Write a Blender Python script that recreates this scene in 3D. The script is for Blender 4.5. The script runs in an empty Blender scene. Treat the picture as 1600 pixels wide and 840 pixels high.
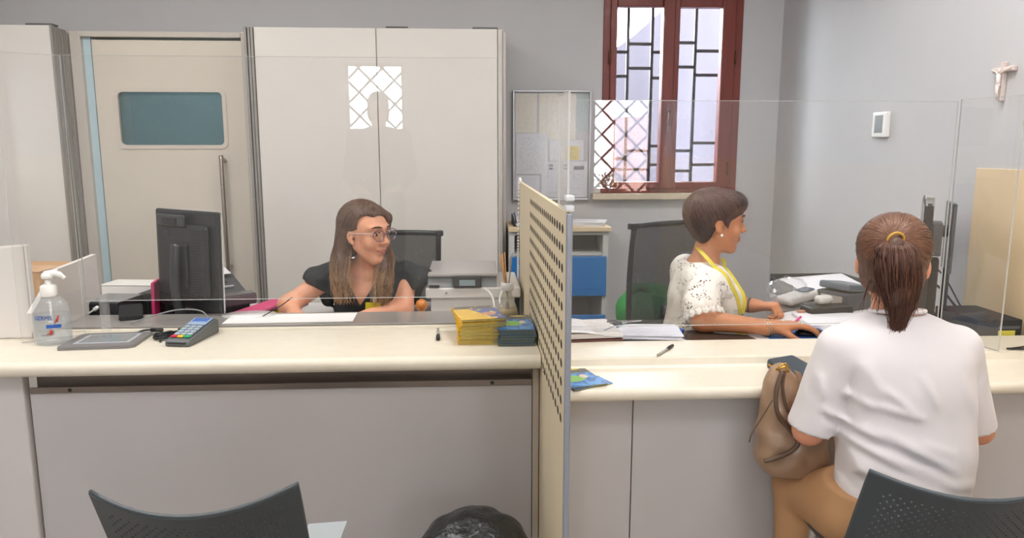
import bpy, bmesh, math, random
import numpy as np
from mathutils import Vector, Matrix, Euler
random.seed(7); rng = np.random.default_rng(7)
SC = bpy.context.scene
COL = SC.collection
PI = math.pi
# ------------------------------------------------------------------ camera, world, lights, exposure
cam_d = bpy.data.cameras.new('camera'); cam = bpy.data.objects.new('camera', cam_d); COL.objects.link(cam)
cam.location = (0, 0, 1.40)
cam.rotation_euler = (math.radians(90 - 9.1967), 0, math.radians(-3.2285))
cam_d.sensor_width = 36.0; cam_d.lens = 1155.0 / 1600.0 * 36.0
cam_d.clip_start = 0.02; cam_d.clip_end = 200
SC.camera = cam
SC.view_settings.view_transform = 'Standard'; SC.view_settings.look = 'None'
SC.view_settings.gamma = 1.0; SC.view_settings.use_curve_mapping = False
SC.view_settings.exposure = 0.6
SC.cycles.use_denoising = True
SC.cycles.transparent_max_bounces = 24
SC.cycles.max_bounces = 8; SC.cycles.diffuse_bounces = 4; SC.cycles.glossy_bounces = 4
SC.cycles.caustics_reflective = False; SC.cycles.caustics_refractive = False
W = bpy.data.worlds.new('sky'); SC.world = W; W.use_nodes = True
bg = W.node_tree.nodes['Background']; bg.inputs[0].default_value = (0.86, 0.93, 1.0, 1); bg.inputs[1].default_value = 19.0
def lamp(name, loc, sx, sy, watts, color=(1, 0.975, 0.945), parent=None, rot=(0, 0, 0)):
    d = bpy.data.lights.new(name, 'AREA'); d.shape = 'RECTANGLE'; d.size = sx; d.size_y = sy; d.energy = watts; d.color = color
    o = bpy.data.objects.new(name, d); COL.objects.link(o); o.location = loc; o.rotation_euler = rot
    if parent: o.parent = parent
    return o
LAMPS = [(-1.6, 0.3, 20), (1.0, 0.3, 20), (-1.6, 2.5, 22), (0.9, 2.3, 22), (-0.4, -1.5, 16)]
CEIL = 3.0
# ------------------------------------------------------------------ materials
def lin(h):
    if isinstance(h, str):
        c = [int(h[i:i + 2], 16) / 255 for i in (0, 2, 4)]
    else:
        c = [v / 255 for v in h]
    return tuple((v / 12.92 if v <= .04045 else ((v + .055) / 1.055) ** 2.4) for v in c)
MATS = {}
def mat(name, col, rough=.5, metal=0, spec=.5, vary=0, vscale=8, bump=0, bscale=60, sss=0, coat=0, stretch=None, attr=None, trans=0, sheen=0):
    if name in MATS: return MATS[name]
    m = bpy.data.materials.new(name); m.use_nodes = True; nt = m.node_tree; N = nt.nodes; L = nt.links
    b = N['Principled BSDF']; c = lin(col)
    b.inputs['Base Color'].default_value = (*c, 1); b.inputs['Roughness'].default_value = rough
    b.inputs['Metallic'].default_value = metal; b.inputs['Specular IOR Level'].default_value = spec
    b.inputs['Coat Weight'].default_value = coat; b.inputs['Transmission Weight'].default_value = trans
    b.inputs['Sheen Weight'].default_value = sheen
    if sss:
        b.inputs['Subsurface Weight'].default_value = sss
        b.inputs['Subsurface Radius'].default_value = (.012, .004, .002); b.inputs['Subsurface Scale'].default_value = 1
    tc = N.new('ShaderNodeTexCoord'); mp = N.new('ShaderNodeMapping'); L.new(tc.outputs['Object'], mp.inputs[0])
    if stretch: mp.inputs['Scale'].default_value = stretch
    src = None
    if attr:
        a = N.new('ShaderNodeVertexColor'); a.layer_name = attr; src = a.outputs[0]
    if vary:
        n = N.new('ShaderNodeTexNoise'); n.inputs['Scale'].default_value = vscale; n.inputs['Detail'].default_value = 5
        L.new(mp.outputs[0], n.inputs['Vector'])
        r = N.new('ShaderNodeMapRange'); r.inputs[1].default_value = .3; r.inputs[2].default_value = .7
        r.inputs[3].default_value = 1 - vary; r.inputs[4].default_value = 1 + vary
        L.new(n.outputs[0], r.inputs[0])
        mx = N.new('ShaderNodeVectorMath'); mx.operation = 'SCALE'
        if src: L.new(src, mx.inputs[0])
        else: mx.inputs[0].default_value = c
        L.new(r.outputs[0], mx.inputs['Scale']); src = mx.outputs[0]
    if src: L.new(src, b.inputs['Base Color'])
    if bump:
        n = N.new('ShaderNodeTexNoise'); n.inputs['Scale'].default_value = bscale; n.inputs['Detail'].default_value = 4
        L.new(mp.outputs[0], n.inputs['Vector'])
        bp = N.new('ShaderNodeBump'); bp.inputs['Strength'].default_value = 1; bp.inputs['Distance'].default_value = bump
        L.new(n.outputs[0], bp.inputs['Height']); L.new(bp.outputs[0], b.inputs['Normal'])
    MATS[name] = m; return m
def glass(name, tint=(1, 1, 1), haze=0.0, rough=0.0, hcol=(1, 1, 1), ior=1.5):
    """clear sheet: straight-through transmission plus Fresnel reflection, a touch of surface haze"""
    if name in MATS: return MATS[name]
    m = bpy.data.materials.new(name); m.use_nodes = True; nt = m.node_tree; N = nt.nodes; L = nt.links
    for n in list(N): N.remove(n)
    o = N.new('ShaderNodeOutputMaterial'); t = N.new('ShaderNodeBsdfTransparent'); t.inputs[0].default_value = (*tint, 1)
    g = N.new('ShaderNodeBsdfGlossy'); g.inputs['Roughness'].default_value = rough
    f = N.new('ShaderNodeFresnel'); f.inputs[0].default_value = ior
    geo = N.new('ShaderNodeNewGeometry'); mr = N.new('ShaderNodeMix'); mr.data_type = 'FLOAT'
    # the inside of the sheet reflects as weakly as its outside (no total reflection in a thin sheet)
    L.new(geo.outputs['Backfacing'], mr.inputs[0]); L.new(f.outputs[0], mr.inputs[2]); mr.inputs[3].default_value = .04
    x = N.new('ShaderNodeMixShader'); L.new(mr.outputs[0], x.inputs[0]); L.new(t.outputs[0], x.inputs[1]); L.new(g.outputs[0], x.inputs[2])
    out = x.outputs[0]
    if haze:
        d = N.new('ShaderNodeBsdfDiffuse'); d.inputs[0].default_value = (*hcol, 1)
        y = N.new('ShaderNodeMixShader'); y.inputs[0].default_value = haze
        L.new(out, y.inputs[1]); L.new(d.outputs[0], y.inputs[2]); out = y.outputs[0]
    L.new(out, o.inputs[0]); MATS[name] = m; return m
# ------------------------------------------------------------------ objects
def tag(o, label, cat, group=None, kind=None):
    if label: o['label'] = label
    if cat: o['category'] = cat
    if group: o['group'] = group
    if kind: o['kind'] = kind
    return o
def thing(name, label, cat, loc=(0, 0, 0), rotz=0, group=None, kind=None):
    o = bpy.data.objects.new(name, None); COL.objects.link(o); o.empty_display_size = .05
    o.location = loc; o.rotation_euler = (0, 0, rotz)
    if kind: o['kind'] = kind
    else: tag(o, label, cat, group)
    return o
def wmat(o):
    m = Matrix.LocRotScale(o.location, o.rotation_euler, o.scale)
    return wmat(o.parent) @ m if o.parent else m
def link_mesh(name, me, m, parent=None, world=False, smooth=False):
    o = bpy.data.objects.new(name, me); COL.objects.link(o)
    if world and parent: me.transform(wmat(parent).inverted())
    if parent: o.parent = parent
    for mm in (m if isinstance(m, (list, tuple)) else [m]): me.materials.append(mm)
    if smooth is True: me.polygons.foreach_set('use_smooth', [True] * len(me.polygons))
    return o
def rotm(rx=0, ry=0, rz=0): return Euler((rx, ry, rz)).to_matrix().to_4x4()
class MB:
    def __init__(s): s.bm = bmesh.new(); s.M = Matrix.Identity(4); s.mi = 0
    def _fin(s, geo, M, smooth=False):
        vs = [g for g in geo if isinstance(g, bmesh.types.BMVert)]
        bmesh.ops.transform(s.bm, matrix=s.M @ M, verts=vs)
        fs = set(f for v in vs for f in v.link_faces)
        for f in fs: f.material_index = s.mi; f.smooth = smooth
        return vs
    def box(s, c, d, rot=None, bev=0, seg=2):
        M = Matrix.Translation(c) @ (rot if rot is not None else Matrix.Identity(4))
        g = bmesh.ops.create_cube(s.bm, size=1)['verts']
        bmesh.ops.scale(s.bm, vec=d, verts=g)
        if bev:
            es = list(set(e for v in g for e in v.link_edges)); 
            r = bmesh.ops.bevel(s.bm, geom=es, offset=min(bev, min(d) * .49), segments=seg, profile=.5, affect='EDGES')
            g = list(set(v for f in r['faces'] for v in f.verts) | set(v for v in g if v.is_valid))
            g = list(set(v for v in g for _ in (0,)))
            todo = list(g); seen = set(g)
            while todo:
                v = todo.pop()
                for e in v.link_edges:
                    w = e.other_vert(v)
                    if w not in seen: seen.add(w); todo.append(w)
            g = list(seen)
        s._fin(g, M, smooth=False); return s
    def bb(s, x0, x1, y0, y1, z0, z1, bev=0, seg=2):
        return s.box(((x0 + x1) / 2, (y0 + y1) / 2, (z0 + z1) / 2), (abs(x1 - x0), abs(y1 - y0), abs(z1 - z0)), bev=bev, seg=seg)
    def prism(s, pts, h0, h1, axis='z', M=None, smooth=False):
        """polygon (2d) pushed out between h0 and h1 along axis; axis x: pts are (y,z); y: (x,z); z: (x,y)"""
        def P(a, b, h): return {'z': (a, b, h), 'x': (h, a, b), 'y': (a, h, b)}[axis]
        lo = [s.bm.verts.new(P(a, b, h0)) for a, b in pts]; hi = [s.bm.verts.new(P(a, b, h1)) for a, b in pts]
        n = len(pts); fs = []
        fs.append(s.bm.faces.new(lo[::-1])); fs.append(s.bm.faces.new(hi))
        for i in range(n): fs.append(s.bm.faces.new((lo[i], lo[(i + 1) % n], hi[(i + 1) % n], hi[i])))
        bmesh.ops.recalc_face_normals(s.bm, faces=fs)
        s._fin(lo + hi, M or Matrix.Identity(4), smooth); return s
    def cyl(s, p0, p1, r0, r1=None, n=20, smooth=True, caps=True):
        r1 = r0 if r1 is None else r1; p0 = Vector(p0); p1 = Vector(p1); d = p1 - p0
        q = d.to_track_quat('Z', 'Y').to_matrix().to_4x4(); M = Matrix.Translation(p0) @ q; L = d.length
        lo = [s.bm.verts.new((r0 * math.cos(2 * PI * i / n), r0 * math.sin(2 * PI * i / n), 0)) for i in range(n)]
        hi = [s.bm.verts.new((r1 * math.cos(2 * PI * i / n), r1 * math.sin(2 * PI * i / n), L)) for i in range(n)]
        for i in range(n): s.bm.faces.new((lo[i], lo[(i + 1) % n], hi[(i + 1) % n], hi[i]))
        if caps: cf = [s.bm.faces.new(lo[::-1]), s.bm.faces.new(hi)]
        s._fin(lo + hi, M, smooth)
        if caps:
            for f in cf: f.smooth = False
        return s
    def tube(s, pts, r, n=8, closed=False, smooth=True):
        P = [Vector(p) for p in pts]; m = len(P); rs = r if isinstance(r, (list, tuple)) else [r] * m
        rings = []; up = Vector((0, 0, 1)); prev = None
        for i in range(m):
            if closed: t = P[(i + 1) % m] - P[i - 1]
            else: t = P[min(i + 1, m - 1)] - P[max(i - 1, 0)]
            t = t.normalized() if t.length > 1e-9 else Vector((0, 0, 1))
            if prev is None:
                a = t.orthogonal().normalized()
            else:
                a = (prev - t * prev.dot(t)); a = a.normalized() if a.length > 1e-6 else t.orthogonal().normalized()
            prev = a; b = t.cross(a)
            rings.append([s.bm.verts.new(P[i] + (a * math.cos(2 * PI * k / n) + b * math.sin(2 * PI * k / n)) * rs[i]) for k in range(n)])
        for i in range(m if closed else m - 1):
            A = rings[i]; B = rings[(i + 1) % m]
            for k in range(n): s.bm.faces.new((A[k], A[(k + 1) % n], B[(k + 1) % n], B[k]))
        if not closed: s.bm.faces.new(rings[0][::-1]); s.bm.faces.new(rings[-1])
        s._fin([v for R in rings for v in R], Matrix.Identity(4), smooth); return s
    def lathe(s, prof, c=(0, 0, 0), n=28, M=None, smooth=True, sx=1, sy=1):
        rings = []
        for r, z in prof:
            if r < 1e-6: rings.append([s.bm.verts.new((0, 0, z))])
            else: rings.append([s.bm.verts.new((sx * r * math.cos(2 * PI * i / n), sy * r * math.sin(2 * PI * i / n), z)) for i in range(n)])
        for A, B in zip(rings, rings[1:]):
            for i in range(n):
                j = (i + 1) % n
                if len(A) == 1 and len(B) == 1: continue
                if len(A) == 1: s.bm.faces.new((A[0], B[j], B[i]))
                elif len(B) == 1: s.bm.faces.new((A[i], A[j], B[0]))
                else: s.bm.faces.new((A[i], A[j], B[j], B[i]))
        vs = [v for R in rings for v in R]
        s._fin(vs, Matrix.Translation(c) @ (M or Matrix.Identity(4)), smooth); return s
    def ball(s, c, r, n=16, rot=None, m=10):
        r = (r, r, r) if isinstance(r, (int, float)) else r
        g = bmesh.ops.create_uvsphere(s.bm, u_segments=n, v_segments=m, radius=1)['verts']
        s._fin(g, Matrix.Translation(c) @ (rot or Matrix.Identity(4)) @ Matrix.Diagonal((*r, 1)), True); return s
    def grid(s, fn, nu, nv, smooth=True, thick=0):
        """sheet through fn(u,v), u,v in 0..1; thick>0 gives it a back side"""
        V = [[s.bm.verts.new(fn(i / nu, j / nv)) for j in range(nv + 1)] for i in range(nu + 1)]
        fs = [s.bm.faces.new((V[i][j], V[i + 1][j], V[i + 1][j + 1], V[i][j + 1])) for i in range(nu) for j in range(nv)]
        vs = [v for R in V for v in R]
        for f in fs: f.normal_update()
        if thick:
            for v in vs: v.normal_update()
            off = {v: v.co - v.normal * thick for v in vs}
            B = {v: s.bm.verts.new(off[v]) for v in vs}
            for f in list(fs): fs.append(s.bm.faces.new([B[v] for v in reversed(f.verts)]))
            def rim(a, b): s.bm.faces.new((b, a, B[a], B[b]))
            for i in range(nu): rim(V[i][0], V[i + 1][0]); rim(V[i + 1][nv], V[i][nv])
            for j in range(nv): rim(V[0][j + 1], V[0][j]); rim(V[nu][j], V[nu][j + 1])
            vs += list(B.values())
        s._fin(vs, Matrix.Identity(4), smooth); return s
    def build(s, name, m, parent=None, world=False):
        me = bpy.data.meshes.new(name); bmesh.ops.remove_doubles(s.bm, verts=s.bm.verts, dist=1e-6)
        s.bm.to_mesh(me); s.bm.free()
        return link_mesh(name, me, m, parent, world)
def struct(name, mb, m, parent=None, world=False):
    o = mb.build(name, m, parent, world)
    if parent is None: o['kind'] = 'structure'
    return o
def text(name, s, size, m, parent, loc, rot, depth=.0004, align='CENTER', sx=1):
    c = bpy.data.curves.new(name, 'FONT'); c.body = s; c.size = size; c.extrude = depth; c.align_x = align; c.align_y = 'CENTER'
    t = bpy.data.objects.new(name + '_tmp', c)
    me = bpy.data.meshes.new_from_object(t); bpy.data.objects.remove(t)
    me.transform(Matrix.Translation(loc) @ Euler(rot).to_matrix().to_4x4() @ Matrix.Diagonal((sx, 1, 1, 1)))
    me.materials.clear()
    return link_mesh(name, me, m, parent)
def copy_tree(o, parent=None):
    c = o.copy(); COL.objects.link(c)
    if parent: c.parent = parent
    for ch in [k for k in bpy.data.objects if k.parent == o]: copy_tree(ch, c)
    return c
def bez(P, n=16):
    """smooth curve (Catmull-Rom) through points"""
    P = [Vector(p) for p in P]; Q = [P[0] * 2 - P[1]] + P + [P[-1] * 2 - P[-2]]; out = []
    for i in range(1, len(Q) - 2):
        for k in range(n):
            t = k / n; a, b, c, d = Q[i - 1:i + 3]
            out.append(.5 * ((2 * b) + (c - a) * t + (2 * a - 5 * b + 4 * c - d) * t * t + (3 * b - a - 3 * c + d) * t ** 3))
    out.append(P[-1]); return out
# ------------------------------------------------------------------ room shell
XL, XR, YF, YB = -3.1, 1.92, -2.6, 4.6
M_wall = mat('wall_paint', 'C5C4C5', .75, vary=.02, vscale=2, bump=.0004, bscale=90)
M_ceil = mat('ceiling_paint', 'D8D6D2', .8)
M_floor = mat('floor_tile', '9C958C', .35, vary=.08, vscale=4)
def wall_with_holes(axis, c0, c1, u0, u1, z0, z1, holes):
    """wall slab; holes = list of (u0,u1,z0,z1) cut through it"""
    b = MB(); us = sorted({u0, u1, *[h[0] for h in holes], *[h[1] for h in holes]}); zs = sorted({z0, z1, *[h[2] for h in holes], *[h[3] for h in holes]})
    for i in range(len(us) - 1):
        for k in range(len(zs) - 1):
            um, zm = (us[i] + us[i + 1]) / 2, (zs[k] + zs[k + 1]) / 2
            if any(h[0] < um < h[1] and h[2] < zm < h[3] for h in holes): continue
            if axis == 'y': b.bb(us[i], us[i + 1], c0, c1, zs[k], zs[k + 1])
            else: b.bb(c0, c1, us[i], us[i + 1], zs[k], zs[k + 1])
    return b
WX0, WX1, WZ0, WZ1 = .812, 1.668, 1.13, 2.42      # window opening
DX0, DX1, DZ = -2.13, -1.265, 2.01               # door opening
struct('wall_back', wall_with_holes('y', YB, YB + .28, XL, XR, 0, CEIL, [(WX0, WX1, WZ0, WZ1), (DX0, DX1, 0, DZ)]), M_wall)
struct('wall_right', MB().bb(XR, XR + .2, YF, YB + .28, 0, CEIL), M_wall)
struct('wall_left', MB().bb(XL - .2, XL, YF, YB + .28, 0, CEIL), M_wall)
RW = [(-1.245, -.655, .95, 2.07), (1.22, 1.82, .95, 2.07)]
struct('wall_front', wall_with_holes('y', YF - .2, YF, XL, XR, 0, CEIL, RW), M_wall)
struct('floor', MB().bb(XL - .2, XR + .2, YF - .2, YB + .28, -.1, 0), M_floor)
struct('ceiling', MB().bb(XL - .2, XR + .2, YF - .2, YB + .28, CEIL, CEIL + .1), M_ceil)
# thin beige slab against the lower part of the right wall
struct('lower_slab_1', MB().bb(XR - .006, XR, YF, 2.72, 0, 1.33, bev=.002), mat('beige_slab', 'DFC7A0', .6, vary=.05, vscale=3))
# ceiling lamps (out of view, they light the room)
M_hous = mat('lamp_housing', 'F0F0F0', .4)
for i, (x, y, w) in enumerate(LAMPS):
    t = thing('ceiling_light', 'white recessed ceiling light panel ' + ['over the left customer side', 'over the right customer side', 'over the left counter', 'over the right counter', 'near the entrance windows'][i], 'ceiling light', (x, y, CEIL - .06))
    b = MB(); 
    for (a, c_, e, f) in ((-.62, .62, -.32, -.30), (-.62, .62, .30, .32), (-.62, -.60, -.30, .30), (.60, .62, -.30, .30)): b.bb(a, c_, e, f, 0, .058)
    b.bb(-.60, .60, -.30, .30, .048, .058)
    b.build('housing', M_hous, t)
    lamp('lamp_light', (0, 0, .03), 1.16, .56, w, parent=t)
# ------------------------------------------------------------------ window_1 with red-brown frame
M_red = mat('red_wood', '763026', .38, vary=.12, vscale=5, stretch=(8, 8, 1), coat=.2)
M_brass = mat('dull_hinge', '6A4A38', .4, metal=.6)
M_wglass = glass('window_glass')
w = thing('window_1', None, None, ((WX0 + WX1) / 2, YB, WZ0), kind='structure')
b = MB(); y0, y1 = YB - .012, YB + .09
b.bb(WX0, WX0 + .045, y0, y1, WZ0, WZ1, bev=.005); b.bb(WX1 - .09, WX1, y0, y1, WZ0, WZ1, bev=.005)
b.bb(WX0 + .045, WX1 - .09, y0, y1, WZ0, WZ0 + .03, bev=.005); b.bb(WX0 + .045, WX1 - .09, y0, y1, WZ1 - .06, WZ1, bev=.005)
b.build('window_frame', M_red, w, world=True)
def sash(xa, xb, gl0, gl1):
    s = MB(); ya, yb = YB - .03, YB + .03
    s.bb(xa, gl0, ya, yb, WZ0 + .028, WZ1 - .05, bev=.006); s.bb(gl1, xb, ya, yb, WZ0 + .028, WZ1 - .05, bev=.006)
    s.bb(gl0, gl1, ya, yb, WZ0 + .028, 1.20, bev=.006); s.bb(gl0, gl1, ya, yb, 2.243, WZ1 - .05, bev=.006)
    o = s.build('sash', M_red, w, world=True)
    p = MB().bb(gl0 - .004, gl1 + .004, YB - .003, YB + .003, 1.196, 2.247).build('pane', M_wglass, o); p.data.transform(wmat(w).inverted())
sash(.853, 1.205, .893, 1.170); sash(1.205, 1.62, 1.275, 1.535)
b = MB().bb(1.168, 1.242, YB - .052, YB - .028, WZ0 + .028, WZ1 - .05, bev=.008)
b.build('meeting_strip', M_red, w, world=True)
b = MB(); b.bb(1.20, 1.225, YB - .062, YB - .05, 1.56, 1.68, bev=.004); b.cyl((1.212, YB - .06, 1.63), (1.212, YB - .095, 1.63), .008); b.tube([(1.212, YB - .095, 1.63), (1.208, YB - .1, 1.60), (1.203, YB - .1, 1.50)], [.009, .009, .007])
b.build('handle', mat('handle_brown', '6B3A30', .35, metal=.3), w, world=True)
for x, z in ((.85, 1.95), (1.622, 1.95), (1.60, 1.28), (.85, 1.28)):
    MB().cyl((x, YB - .034, z - .04), (x, YB - .034, z + .04), .006, n=10).build('hinge', M_brass, w, world=True)
MB().bb(.755, 1.70, YB - .07, YB + .12, 1.093, 1.13, bev=.004).build('sill', mat('sill_stone', 'CFC0A8', .45, vary=.05), w, world=True)
# iron grille outside
b = MB(); yg = YB + .22
def bar(x0, x1, z0, z1, r=.009): b.bb(min(x0, x1) - r if x0 == x1 else x0, x0 + r if x0 == x1 else x1, yg - r, yg + r, z0 - r if z0 == z1 else z0, z0 + r if z0 == z1 else z1)
for x in (1.01, 1.165, 1.445): bar(x, x, WZ0, WZ1)
for x0, x1, zz in ((.812, 1.01, (2.01, 1.86, 1.34, 1.27)), (1.01, 1.165, (2.06, 1.91, 1.39, 1.27)), (1.165, 1.24, (2.01, 1.85, 1.42, 1.30)),
                   (1.24, 1.445, (2.07, 1.92, 1.39, 1.26)), (1.445, 1.668, (2.02, 1.87, 1.44, 1.30))):
    for z in zz: bar(x0, x1, z, z)
b.build('grille', mat('iron_bar', '303438', .5, metal=.5), w, world=True)
# outside: the pale wall across the alley
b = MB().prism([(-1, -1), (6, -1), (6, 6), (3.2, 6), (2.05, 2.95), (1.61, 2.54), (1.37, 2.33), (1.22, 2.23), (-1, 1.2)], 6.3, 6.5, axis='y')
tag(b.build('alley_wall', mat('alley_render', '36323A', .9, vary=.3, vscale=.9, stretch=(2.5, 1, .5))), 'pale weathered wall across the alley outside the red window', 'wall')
tag(MB().bb(-3, 6, 4.95, 6.4, -.6, -.5).build('alley_ground', mat('paving', '8A8680', .9, vary=.1)), 'grey paving of the alley outside the red window', 'paving')
# ------------------------------------------------------------------ door_1 (set in a boxed-out frame between the tall cabinets)
M_door = mat('door_cream', 'DFD7C8', .45, vary=.02, vscale=3)
M_frm = mat('door_frame_grey', 'CFC8BE', .45)
YD = 4.36
d = thing('door_1', None, None, ((DX0 + DX1) / 2, YD, 0), kind='structure')
gx0, gx1, gz0, gz1 = -1.967, -1.392, 1.4215, 1.719
dy0, dy1 = YD, YD + .045; lx0, lx1 = DX0 + .045, DX1 - .002
b = MB(); b.bb(lx0, gx0, dy0, dy1, .01, DZ - .012); b.bb(gx1, lx1, dy0, dy1, .01, DZ - .012)
b.bb(gx0, gx1, dy0, dy1, .01, gz0); b.bb(gx0, gx1, dy0, dy1, gz1, DZ - .012)
b.build('door_leaf', M_door, d, world=True)
def rrect(x0, x1, z0, z1, r, n=6):
    o = []
    for cx, cz, a0 in ((x1 - r, z1 - r, 0), (x0 + r, z1 - r, 90), (x0 + r, z0 + r, 180), (x1 - r, z0 + r, 270)):
        for k in range(n + 1):
            a = math.radians(a0 + 90 * k / n); o.append((cx + r * math.cos(a), cz + r * math.sin(a)))
    return o
def ring_prism(b, outer, inner, h0, h1):
    n = len(outer); V = [[b.bm.verts.new((p[0], h, p[1])) for p in pts] for pts in (outer, inner) for h in (h0, h1)]
    for i in range(n):
        j = (i + 1) % n
        for A, B in ((V[0], V[2]), (V[1], V[3]), (V[0], V[1]), (V[2], V[3])): b.bm.faces.new((A[i], A[j], B[j], B[i]))
    bmesh.ops.recalc_face_normals(b.bm, faces=b.bm.faces)
b = MB(); ring_prism(b, rrect(gx0 - .02, gx1 + .02, gz0 - .02, gz1 + .02, .04), rrect(gx0 + .002, gx1 - .002, gz0 + .002, gz1 - .002, .025), dy0 - .006, dy0 + .012)
b.build('window_gasket', mat('gasket', 'DCD3C6', .5), d, world=True)
MB().bb(gx0, gx1, dy0 + .015, dy0 + .022, gz0, gz1).build('pane', glass('door_glass', tint=(.62, .78, .80), haze=.22, hcol=(.25, .38, .40)), d, world=True)
b = MB(); b.tube(bez([(-1.401, YD - .002, 1.335), (-1.401, YD - .05, 1.345), (-1.401, YD - .06, 1.31), (-1.399, YD - .06, .75), (-1.399, YD - .05, .715), (-1.399, YD - .002, .725)], 6), .012, 12)
b.build('door_handle', mat('brushed_steel', 'B4AAA0', .3, metal=1), d, world=True)
b = MB(); b.bb(DX0 - .058, DX0, YD - .03, YB, 0, 2.04, bev=.004); b.bb(DX1, DX1 + .025, YD - .03, YB, 0, 2.04, bev=.004); b.bb(DX0, DX1, YD - .03, YB, DZ, 2.04, bev=.004)
b.build('door_frame', M_frm, d, world=True)
MB().bb(DX0, DX0 + .04, YD + .0, YD + .05, 0, DZ).build('side_light', mat('frosted_blue', 'BFD6DE', .3, spec=.5), d, world=True)
# corridor behind the door: a plain closed-off room end with a doorway in it
struct('wall_corridor', MB().bb(-2.9, -.9, 6.2, 6.3, 0, CEIL).bb(-2.95, -2.85, YB + .28, 6.2, 0, CEIL).bb(-1.0, -.9, YB + .28, 6.2, 0, CEIL).bb(-2.9, -.9, YB + .28, 6.2, CEIL - .3, CEIL - .2).bb(-2.9, -.9, YB + .28, 6.2, -.1, 0), mat('corridor_paint', '9FB4B8', .8))
lc = bpy.data.lights.new('corridor_lamp', 'AREA'); lc.size = .5; lc.energy = 7; lo_ = bpy.data.objects.new('corridor_lamp', lc); COL.objects.link(lo_); lo_.location = (-1.9, 5.5, 2.65)
# ------------------------------------------------------------------ entrance-side windows with diamond lattice
M_lat = mat('lattice_iron', '3A302C', .6)
for i, (x0, x1, z0, z1) in enumerate(RW):
    w2 = thing('window_%d' % (i + 2), None, None, ((x0 + x1) / 2, YF, z0), kind='structure')
    b = MB(); f = .03
    b.bb(x0, x0 + f, YF - .1, YF - .05, z0, z1); b.bb(x1 - f, x1, YF - .1, YF - .05, z0, z1); b.bb(x0 + f, x1 - f, YF - .1, YF - .05, z0, z0 + f); b.bb(x0 + f, x1 - f, YF - .1, YF - .05, z1 - f, z1)
    b.build('window_frame', M_red, w2, world=True)
    MB().bb(x0 + f, x1 - f, YF - .08, YF - .075, z0 + f, z1 - f).build('pane', M_wglass, w2, world=True)
    b = MB(); W_, H_ = x1 - x0, z1 - z0; st = .24; yy = YF - .16
    for k in range(-6, 8):
        for sgn in (1, -1):
            # line x = x0 + k*st + sgn*t, z = z0 + t  clipped to the opening
            t0, t1 = 0.0, H_; xs = x0 + k * st
            if sgn > 0: t0 = max(t0, x0 - xs); t1 = min(t1, x1 - xs)
            else: t0 = max(t0, xs - x1); t1 = min(t1, xs - x0)
            if t1 - t0 > .02: b.tube([(xs + sgn * t0, yy, z0 + t0), (xs + sgn * t1, yy, z0 + t1)], .013, 6)
    b.build('lattice', M_lat, w2, world=True)
tag(MB().bb(1.62, 3.2, -3.6, -3.4, -1, 1.75).build('brick_garden_wall', mat('pink_brick', 'E3B3A4', .9, vary=.15)), 'pinkish brick garden wall outside the lattice window', 'garden wall')
pl = thing('potted_plant', 'leafy green plant in a terracotta trough outside the lattice window', 'plant', (1.45, YF - .33, .87))
b = MB(); b.box((0, 0, .06), (.36, .12, .12), bev=.01); b.build('pot', mat('terracotta', 'A35A3C', .8), pl)
b = MB()
for k in range(90):
    a = random.uniform(0, 2 * PI); r = random.uniform(.03, .17); h = random.uniform(.02, .16); c = Vector((r * math.cos(a), .4 * r * math.sin(a), .12 + h))
    b.ball(c, (.022, .013, .004), 6, rotm(random.uniform(-1, 1), random.uniform(-1, 1), a), 4)
for k in range(14):
    a = random.uniform(0, 2 * PI); b.tube([(.02 * math.cos(a), .01 * math.sin(a), .11), (.13 * math.cos(a), .05 * math.sin(a), .22)], .003, 5)
b.build('foliage', mat('leaf_green', '5E8A35', .6, vary=.3, vscale=30), pl)
tag(MB().bb(1.2, 1.8, YF - .5, YF - .2, .82, .87).build('outer_sill', mat('sill_stone', 'CFC0A8')), 'stone ledge under the trough of plants outside the lattice window', 'ledge')
# ------------------------------------------------------------------ tall cabinets
M_cab = mat('cabinet_white', 'E4E0D9', .35, vary=.02, vscale=2)
M_prof = mat('aluminium_profile', 'BDB8B2', .35, metal=.4)
M_prof2 = mat('grey_profile', '9C9893', .4, metal=.3)
t = thing('tall_cabinet', 'wide white two-door storage cabinet behind the woman in the black top', 'cabinet', (-.48, 4.4, 0))
MB().bb(-1.15, .18, 4.2, 4.58, 0, 2.03).build('body', M_cab, t, world=True)
MB().bb(-1.15, -.503, 4.18, 4.199, .05, 2.045, bev=.002).build('door', M_cab, t, world=True)
MB().bb(-.499, .155, 4.18, 4.199, .05, 2.045, bev=.002).build('door', M_cab, t, world=True)
MB().bb(.157, .183, 4.172, 4.2, 0, 2.045, bev=.003).build('edge_profile', M_prof, t, world=True)
b = MB()
for k in range(3): b.bb(-1.2 + k * .017, -1.187 + k * .017, 4.17 + .006 * (k % 2), 4.2, 0, 2.045, bev=.002)
b.bb(-1.2, -1.15, 4.2, 4.35, 0, 2.04); b.build('edge_profile', M_prof2, t, world=True)
MB().bb(.186, .208, 4.26, 4.58, 0, 2.045, bev=.004).build('side_panel', M_prof, t, world=True)
t = thing('tall_cabinet', 'white storage cabinet left of the cream door, cut off by the photo edge', 'cabinet', (-2.7, 4.4, 0))
MB().bb(-3.08, -2.2, 4.2, 4.58, 0, 2.03).build('body', M_cab, t, world=True)
MB().bb(-3.08, -2.205, 4.18, 4.199, .05, 2.045, bev=.002).build('door', M_cab, t, world=True)
b = MB(); b.bb(-2.203, -2.192, 4.17, 4.2, 0, 2.045, bev=.002)
for k in range(4): b.bb(-2.199, -2.191, 4.2 + k * .03, 4.222 + k * .03, 0, 2.04, bev=.002)
b.build('edge_profile', M_prof2, t, world=True)
M_dk = mat('dark_plastic', '2B2D30', .45)
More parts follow.
